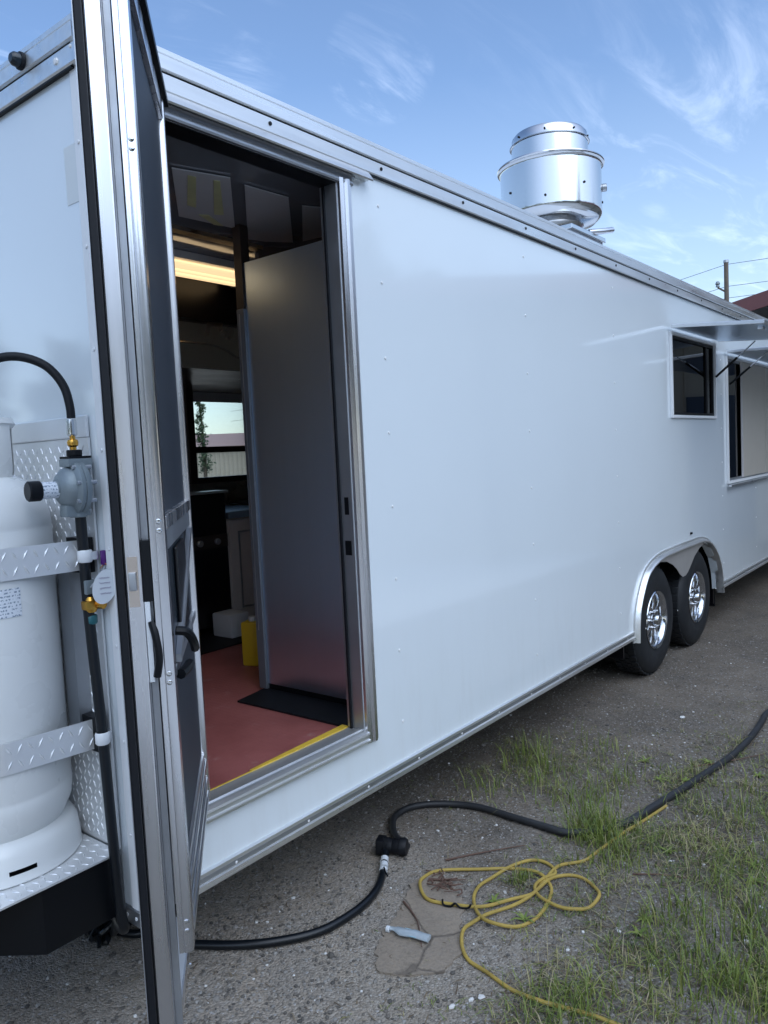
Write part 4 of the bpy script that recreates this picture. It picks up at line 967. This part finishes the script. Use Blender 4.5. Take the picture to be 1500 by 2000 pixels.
for k in range(34000):
    x, y = field_pt()
    if x < 4 and turf(x, y) > .55 and random.random() < .7: continue
    s = random.choice((.0025, .003, .004, .005, .006)) * random.uniform(.7, 1.3)
    if noise.noise(Vector((x*1.3, y*1.3, 2))) + (.25 if x < .7 else -.05) < -.02 and random.random() < .6: continue
    if random.random() < .012: s *= 2
    rz = random.uniform(0, 6.28); c, sn = math.cos(rz), math.sin(rz); sx, sy, sz = s*random.uniform(.8, 1.4), s, s*random.uniform(.45, .9)
    z = gz(x, y)+sz*.25; b0 = len(V); tone = min(.95, random.betavariate(1.3, 2.0))
    if random.random() < .025: tone = 1
    for p in iv:
        j = 1+random.uniform(-.25, .25); a, bq = p.x*sx*j, p.y*sy*j
        V.append((x+a*c-bq*sn, y+a*sn+bq*c, z+p.z*sz*j))
    for q in ifc: F_.append([b0+i for i in q]); Tn.append(tone)
scatter_mesh('gravel', M['pebble'], V, F_, Tn, 20, 'loose grey gravel scattered over the packed dirt', 'gravel')
def blade(V, F_, Tn, x, y, h, w, a, lean, tone, z0_=None):
    z = gz(x, y) - .002 if z0_ is None else z0_; dx, dy = math.cos(a), math.sin(a); sx, sy = -dy*w/2, dx*w/2
    b0 = len(V)
    for t, ww in ((0, 1.0), (.35, .9), (.7, .6)):
        l = lean*h*t*t; hh = h*t*(1-.25*lean*t)
        V.append((x+dx*l+sx*ww, y+dy*l+sy*ww, z+hh)); V.append((x+dx*l-sx*ww, y+dy*l-sy*ww, z+hh))
    l = lean*h; V.append((x+dx*l, y+dy*l, z+h*max(.12, 1-.42*lean)))
    F_ += [(b0, b0+1, b0+3, b0+2), (b0+2, b0+3, b0+5, b0+4), (b0+4, b0+5, b0+6)]; Tn += [tone]*3
V, F_, Tn = [], [], []
random.seed(33)
cnt = 0
for k in range(42000):
    x = random.uniform(.1, 3.7); y = random.uniform(-2.2, .45)
    g = turf(x, y)
    if random.random() > g*.38: continue
    nb = random.randint(2, 6); th = random.uniform(.5, 1.25); hs_ = (.010 + .028*min(1, g))*th
    dry = noise.noise(Vector((x*4, y*4, 7)))
    for j in range(nb):
        bxx, byy = x+random.gauss(0, .006), y+random.gauss(0, .006)
        h = hs_*random.uniform(.35, 1.9)**1.2; tone = min(1, max(0, random.gauss(.47 + dry*.55, .2)))
        if random.random() < .28: tone = random.uniform(.78, 1)
        blade(V, F_, Tn, bxx, byy, h, random.uniform(.0014, .0034), random.uniform(0, 6.28), random.uniform(.3, 2.0), tone)
# upright tufts
for cx, cy, s, n_, hh in ((1.68, -.50, .06, 190, .15), (1.60, -.52, .04, 90, .12), (2.09, .02, .07, 60, .17), (2.2, .05, .05, 40, .15), (1.85, -.30, .10, 110, .11), (2.0, -.12, .07, 60, .12), (1.20, -.425, .025, 46, .07), (1.76, .08, .05, 34, .13), (2.37, -.15, .10, 50, .12), (1.5, -.64, .05, 110, .08),
                      (.74, -.84, .05, 80, .08), (.70, -.80, .05, 80, .06), (1.02, -1.16, .12, 300, .13), (1.2, -1.2, .15, 300, .12), (1.6, -1.05, .15, 200, .10), (2.05, -.98, .15, 200, .11), (1.25, -.95, .06, 60, .13), (1.9, -.42, .07, 60, .12), (2.15, -.42, .06, 50, .10), (1.55, -.60, .09, 220, .06), (2.3, -1.0, .2, 200, .09), (.55, -.50, .05, 30, .02), (1.35, -1.15, .12, 200, .12), (2.25, -.25, .2, 60, .08)):
    for k in range(n_):
        tone = min(1, max(0, random.gauss(.42, .16)))
        blade(V, F_, Tn, random.gauss(cx, s), random.gauss(cy, s), hh*random.uniform(.35, 1.15), random.uniform(.002, .0045), random.uniform(0, 6.28), random.uniform(.1, .9), tone)
for k in range(420):
    x = random.uniform(.5, 3.2); y = random.uniform(-1.7, .2)
    if random.random() > turf(x, y): continue
    blade(V, F_, Tn, x, y, random.uniform(.05, .15), random.uniform(.0012, .002), random.uniform(0, 6.28), random.uniform(.2, 1.8), random.uniform(.85, 1))
# a few broad-leaved weeds
for k in range(26):
    x = random.uniform(.9, 2.6); y = random.uniform(-1.5, -.4)
    for j in range(7):
        a = 6.28*j/7 + random.uniform(-.3, .3); blade(V, F_, Tn, x, y, random.uniform(.02, .04), random.uniform(.009, .015), a, random.uniform(1.0, 1.8), random.uniform(.3, .6))
scatter_mesh('grass', M['grass'], V, F_, Tn, 3, 'patchy green and dry grass growing through the gravel', 'grass')
V, F_, Tn = [], [], []
for k in range(34000):
    x = random.uniform(.0, 4.0); y = random.uniform(-2.2, .6); g = turf(x, y)
    if random.random() > .06 + .9*g: continue
    l = random.uniform(.01, .05); a = random.uniform(0, 6.28); w = random.uniform(.0008, .002); z = gz(x, y)+random.uniform(.001, .006)
    dx, dy = math.cos(a)*l, math.sin(a)*l; sx, sy = -math.sin(a)*w, math.cos(a)*w; b0 = len(V); bend = random.uniform(-.3, .3)
    V += [(x+sx, y+sy, z), (x-sx, y-sy, z), (x+dx*.5+sx-dy*bend, y+dy*.5+sy+dx*bend, z+.003), (x+dx*.5-sx-dy*bend, y+dy*.5-sy+dx*bend, z+.003), (x+dx, y+dy, z+.001)]
    F_ += [(b0, b0+1, b0+3, b0+2), (b0+2, b0+3, b0+4)]; Tn += [random.betavariate(2, 2)]*2
scatter_mesh('straw_litter', M['litter'], V, F_, Tn, 2, 'dry straw and leaf litter lying among the grass', 'litter')
V, F_, Tn = [], [], []
# a few larger pale scraps of stone
for (x, y, s) in ((.62, -.62, .010), (.60, -.60, .007), (.55, -.57, .008), (1.02, -.95, .007), (.93, -.30, .006), (1.06, -.72, .006), (3.1, -.38, .014), (.15, .25, .006), (.95, -.72, .006)):
    b0 = len(V)
    for p in iv: j = 1+random.uniform(-.3, .3); V.append((x+p.x*s*j*1.4, y+p.y*s*j, gz(x, y)+s*.2+p.z*s*.6*j))
    for q in ifc: F_.append([b0+i for i in q]); Tn.append(1.0)
scatter_mesh('pale_stones', M['pebble'], V, F_, Tn, 20, 'scattered pale stone chips lying on the dirt', 'stones')

# ------------------------------------------------------------------ surroundings
# utility pole beyond the trailer with its wires
PD = 30.0; az = R(14.6); pxx, pyy = -1.088+PD*math.cos(az), -1.731+PD*math.sin(az)
up = empty('utility_pole', (pxx, pyy, 0), label='weathered wooden utility pole rising behind the trailer roof', cat='utility pole')
obj('pole_shaft', tube(B(), [(0, 0, 0), (0, 0, 7.55)], lambda t: .095-.02*t, 14), M['wood'], up, smooth=True)
sdv = Vector((-math.sin(az), math.cos(az), 0))     # to the left as seen from the door
obj('pole_cap', cyl(B(), (0, 0, 7.55), Z, .09, .10, 12), M['alu_dull'], up)
b = B(); tube(b, [Vector((0, 0, 6.55)), sdv*.28+Z*6.75], .03, 8); tube(b, [Vector((0, 0, 6.6)), Vector((0, 0, 6.6))-sdv*.05], .03, 8); obj('insulator_arm', b, M['wood'], up)
obj('insulator', lathe(B(), [(0, 0), (.07, .02), (.05, .08), (.08, .12), (.05, .2), (0, .22)], sdv*.28+Z*6.75, Z, 12), M['cast'], up, smooth=True)
obj('wire_coil', tube(B(), smooth_pts([-sdv*.5+Z*5.9, -sdv*.75+Z*6.05, -sdv*.85+Z*5.8, -sdv*.65+Z*5.65, -sdv*.6+Z*5.9, -sdv*.35+Z*5.75, -sdv*.1+Z*5.6], 5), .02, 6), M['cable'], up)
wires = []
def wire(z, zl, zr, lab):
    pc = Vector((pxx, pyy, 0)); a = pc + sdv*22 + Vector((8, 8, 0)); c = pc - sdv*22 - Vector((2, 0, 0))
    pts = []
    for s, e, ze in ((a, pc, zl), (pc, c, zr)):
        for k in range(13):
            t = k/12; q = s.lerp(e, t); zz = (ze*(1-t)+z*t if s is a else z*(1-t)+ze*t) - .5*(4*t*(1-t)); pts.append((q.x, q.y, zz))
    obj('overhead_wire', tube(B(), pts, .008, 5), M['cable2'], label=lab, cat='wire', group=None)
wire(7.5, 5.2, 9.3, 'topmost overhead wire running to the pole top')
wire(6.75, 4.6, 8.4, 'middle overhead wire below the topmost one')
wire(6.35, 4.0, 8.2, 'lowest overhead wire on the utility pole')

# long tan building with a red fascia to the right; its eave runs along azimuth 46 degrees
E0 = Vector((-1.088, -1.731, 0)) + Vector((math.cos(R(12.1)), math.sin(R(12.1)), 0))*13.0
ed = Vector((math.cos(R(46)), math.sin(R(46)), 0)); en = Vector((math.sin(R(46)), -math.cos(R(46)), 0))   # en: into the building
EZ = 1.504 + 13.0*math.tan(R(9.25))
tb = empty('tan_building', E0, rz=R(46), label='tan sided building with red fascia beyond the trailer', cat='building')
# local: x along eave, y negative = into building
x0, x1 = -12.0, 9.0
b = B(); prism(b, [(0, EZ-.05), (0, EZ+.02), (-6.5, EZ+1.5), (-13, EZ+.02), (-13, EZ-.05), (-6.5, EZ+1.40)], lambda y, z: (x0, y, z), lambda y, z: (x1, y, z)); obj('roof', b, M['redroof'], tb)
b = bx(x0, x1, .001, .03, EZ-.20, EZ+.025); obj('fascia', b, M['redroof'], tb)
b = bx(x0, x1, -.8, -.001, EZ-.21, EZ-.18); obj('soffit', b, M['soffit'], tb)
b = B(); box(b, x0+.3, x1-.3, -12.5, -.82, 0, EZ-.1); obj('wall', b, M['tan'], tb)
n_b = 0
for i in range(42):
    xx = x0+.5+i*.5
    if xx > x1-.4: break
    obj('siding_batten', bx(xx-.02, xx+.02, -.82, -.795, .0, EZ-.21), M['tan'], tb)
for xx in (-3.0, 3.0): 
    dd = obj('door', bx(xx, xx+.95, -.793, -.77, .05, 2.1), M['doorblue'], tb)
for xx in (x0+.2, -6, 0, 6, x1-.2): obj('porch_post', bx(xx-.07, xx+.07, -.2, -.06, 0, EZ-.212), M['brownframe'], tb)

# far shed seen through the trailer window
sh = empty('metal_shed', (-1.088+46*math.cos(R(50)), -1.731+46*math.sin(R(50)), 0), rz=R(-40), label='low tan ribbed metal shed seen through the far trailer window', cat='shed')
b = B()
prof = []
for i in range(80): prof += [(-10+i*.25, 0), (-10+i*.25+.10, 0), (-10+i*.25+.13, -.05), (-10+i*.25+.22, -.05)]
prism(b, prof + [(10, 4), (-10, 4)], lambda x, y: (x, y, 0), lambda x, y: (x, y, 2.35)); obj('wall', b, M['tan'], sh)
b = B(); prism(b, [(-.35, 2.36), (-.35, 2.46), (2, 3.25), (4.35, 2.46), (4.35, 2.36)], lambda y, z: (-10.4, y, z), lambda y, z: (10.4, y, z)); obj('roof', b, M['pinkroof'], sh)

def leafy(name, loc, clumps, n, ls, lab, cat, trunk=None, kind=None):
    V, F_, Tn = [], [], []
    for k in range(n):
        c = random.choice(clumps); d = Vector((random.gauss(0, 1), random.gauss(0, 1), random.gauss(0, 1))).normalized()*(random.random()**.45)
        p = Vector(c[:3]) + Vector((d.x*c[3], d.y*c[3], d.z*c[4])); a = Vector((random.uniform(-1, 1), random.uniform(-1, 1), random.uniform(-1, 1))).normalized(); e = a.orthogonal().normalized(); s = ls*random.uniform(.5, 1.3)
        b0 = len(V); V += [p - a*s, p + e*s*.5, p + a*s, p - e*s*.5]; F_.append((b0, b0+1, b0+2, b0+3)); Tn.append(min(1, max(0, .5 + random.gauss(0, .25))))
    root = empty(name, loc, label=lab, cat=cat) if not kind else None
    me = bpy.data.meshes.new('crown'); me.from_pydata([tuple(v) for v in V], [], F_)
    at_ = me.attributes.new('tone', 'FLOAT', 'FACE'); at_.data.foreach_set('value', Tn); me.materials.append(M['leaf'])
    o = bpy.data.objects.new('crown' if root else name, me); C.objects.link(o)
    if root:
        o.parent = root; obj('trunk', tube(B(), smooth_pts(trunk, 4), lambda t: .10*(1-.7*t), 10), M['bark'], root, smooth=True)
    else: o.location = loc; o['kind'] = kind; o['label'] = lab; o['category'] = cat
    return o
random.seed(55)
az = R(51.6); dd = 34
cl = [(random.gauss(0, .09), random.gauss(0, .09), 1.2+i*.16, .34-.010*i, .18) for i in range(20)]
leafy('slender_tree', (-1.088+dd*math.cos(az), -1.731+dd*math.sin(az), 0), cl, 1500, .07, 'slender leafy tree seen through the far trailer window', 'tree', [(0, 0, 0), (.05, 0, 2), (0, .05, 4.2)])
# woods around the yard: beyond the shed and, added out of view, behind the photographer
def woods(name, spots, lab, n=14000):
    cl = []
    for (x, y, h, r_) in spots:
        for k in range(7):
            zz = h*random.uniform(.3, .92); rr = r_*random.uniform(.35, .6); a = random.uniform(0, 6.28); q = r_*.55*random.random()
            cl.append((x+q*math.cos(a), y+q*math.sin(a), zz, rr, rr*.8))
        cl.append((x, y, h*.9, r_*.3, r_*.6))
    return leafy(name, (0, 0, 0), cl, n, .38, lab, 'woods', kind='stuff')
sp = []
for i in range(26):
    a = R(100 + i*4.8); d = random.uniform(28, 38); sp.append((d*math.cos(a), d*math.sin(a), random.uniform(6, 11), random.uniform(2, 3.6)))
woods('woods', sp, 'dark line of trees around the back of the yard', 20000)
sp = []
for i in range(22):
    a = R(222 + i*5); d = random.uniform(17, 24); sp.append((d*math.cos(a), d*math.sin(a), random.uniform(5, 8), random.uniform(2.2, 3.2)))
woods('woods', sp, 'low line of trees across the yard from the trailer side', 26000)  # trees out of view, placed to block low sky light
sp = []
for i in range(22):
    a = R(28 + i*1.9); d = random.uniform(95, 115); sp.append((d*math.cos(a), d*math.sin(a), random.uniform(3.5, 5.5), random.uniform(2, 3)))
woods('woods', sp, 'distant low trees beyond the metal shed', 8000)
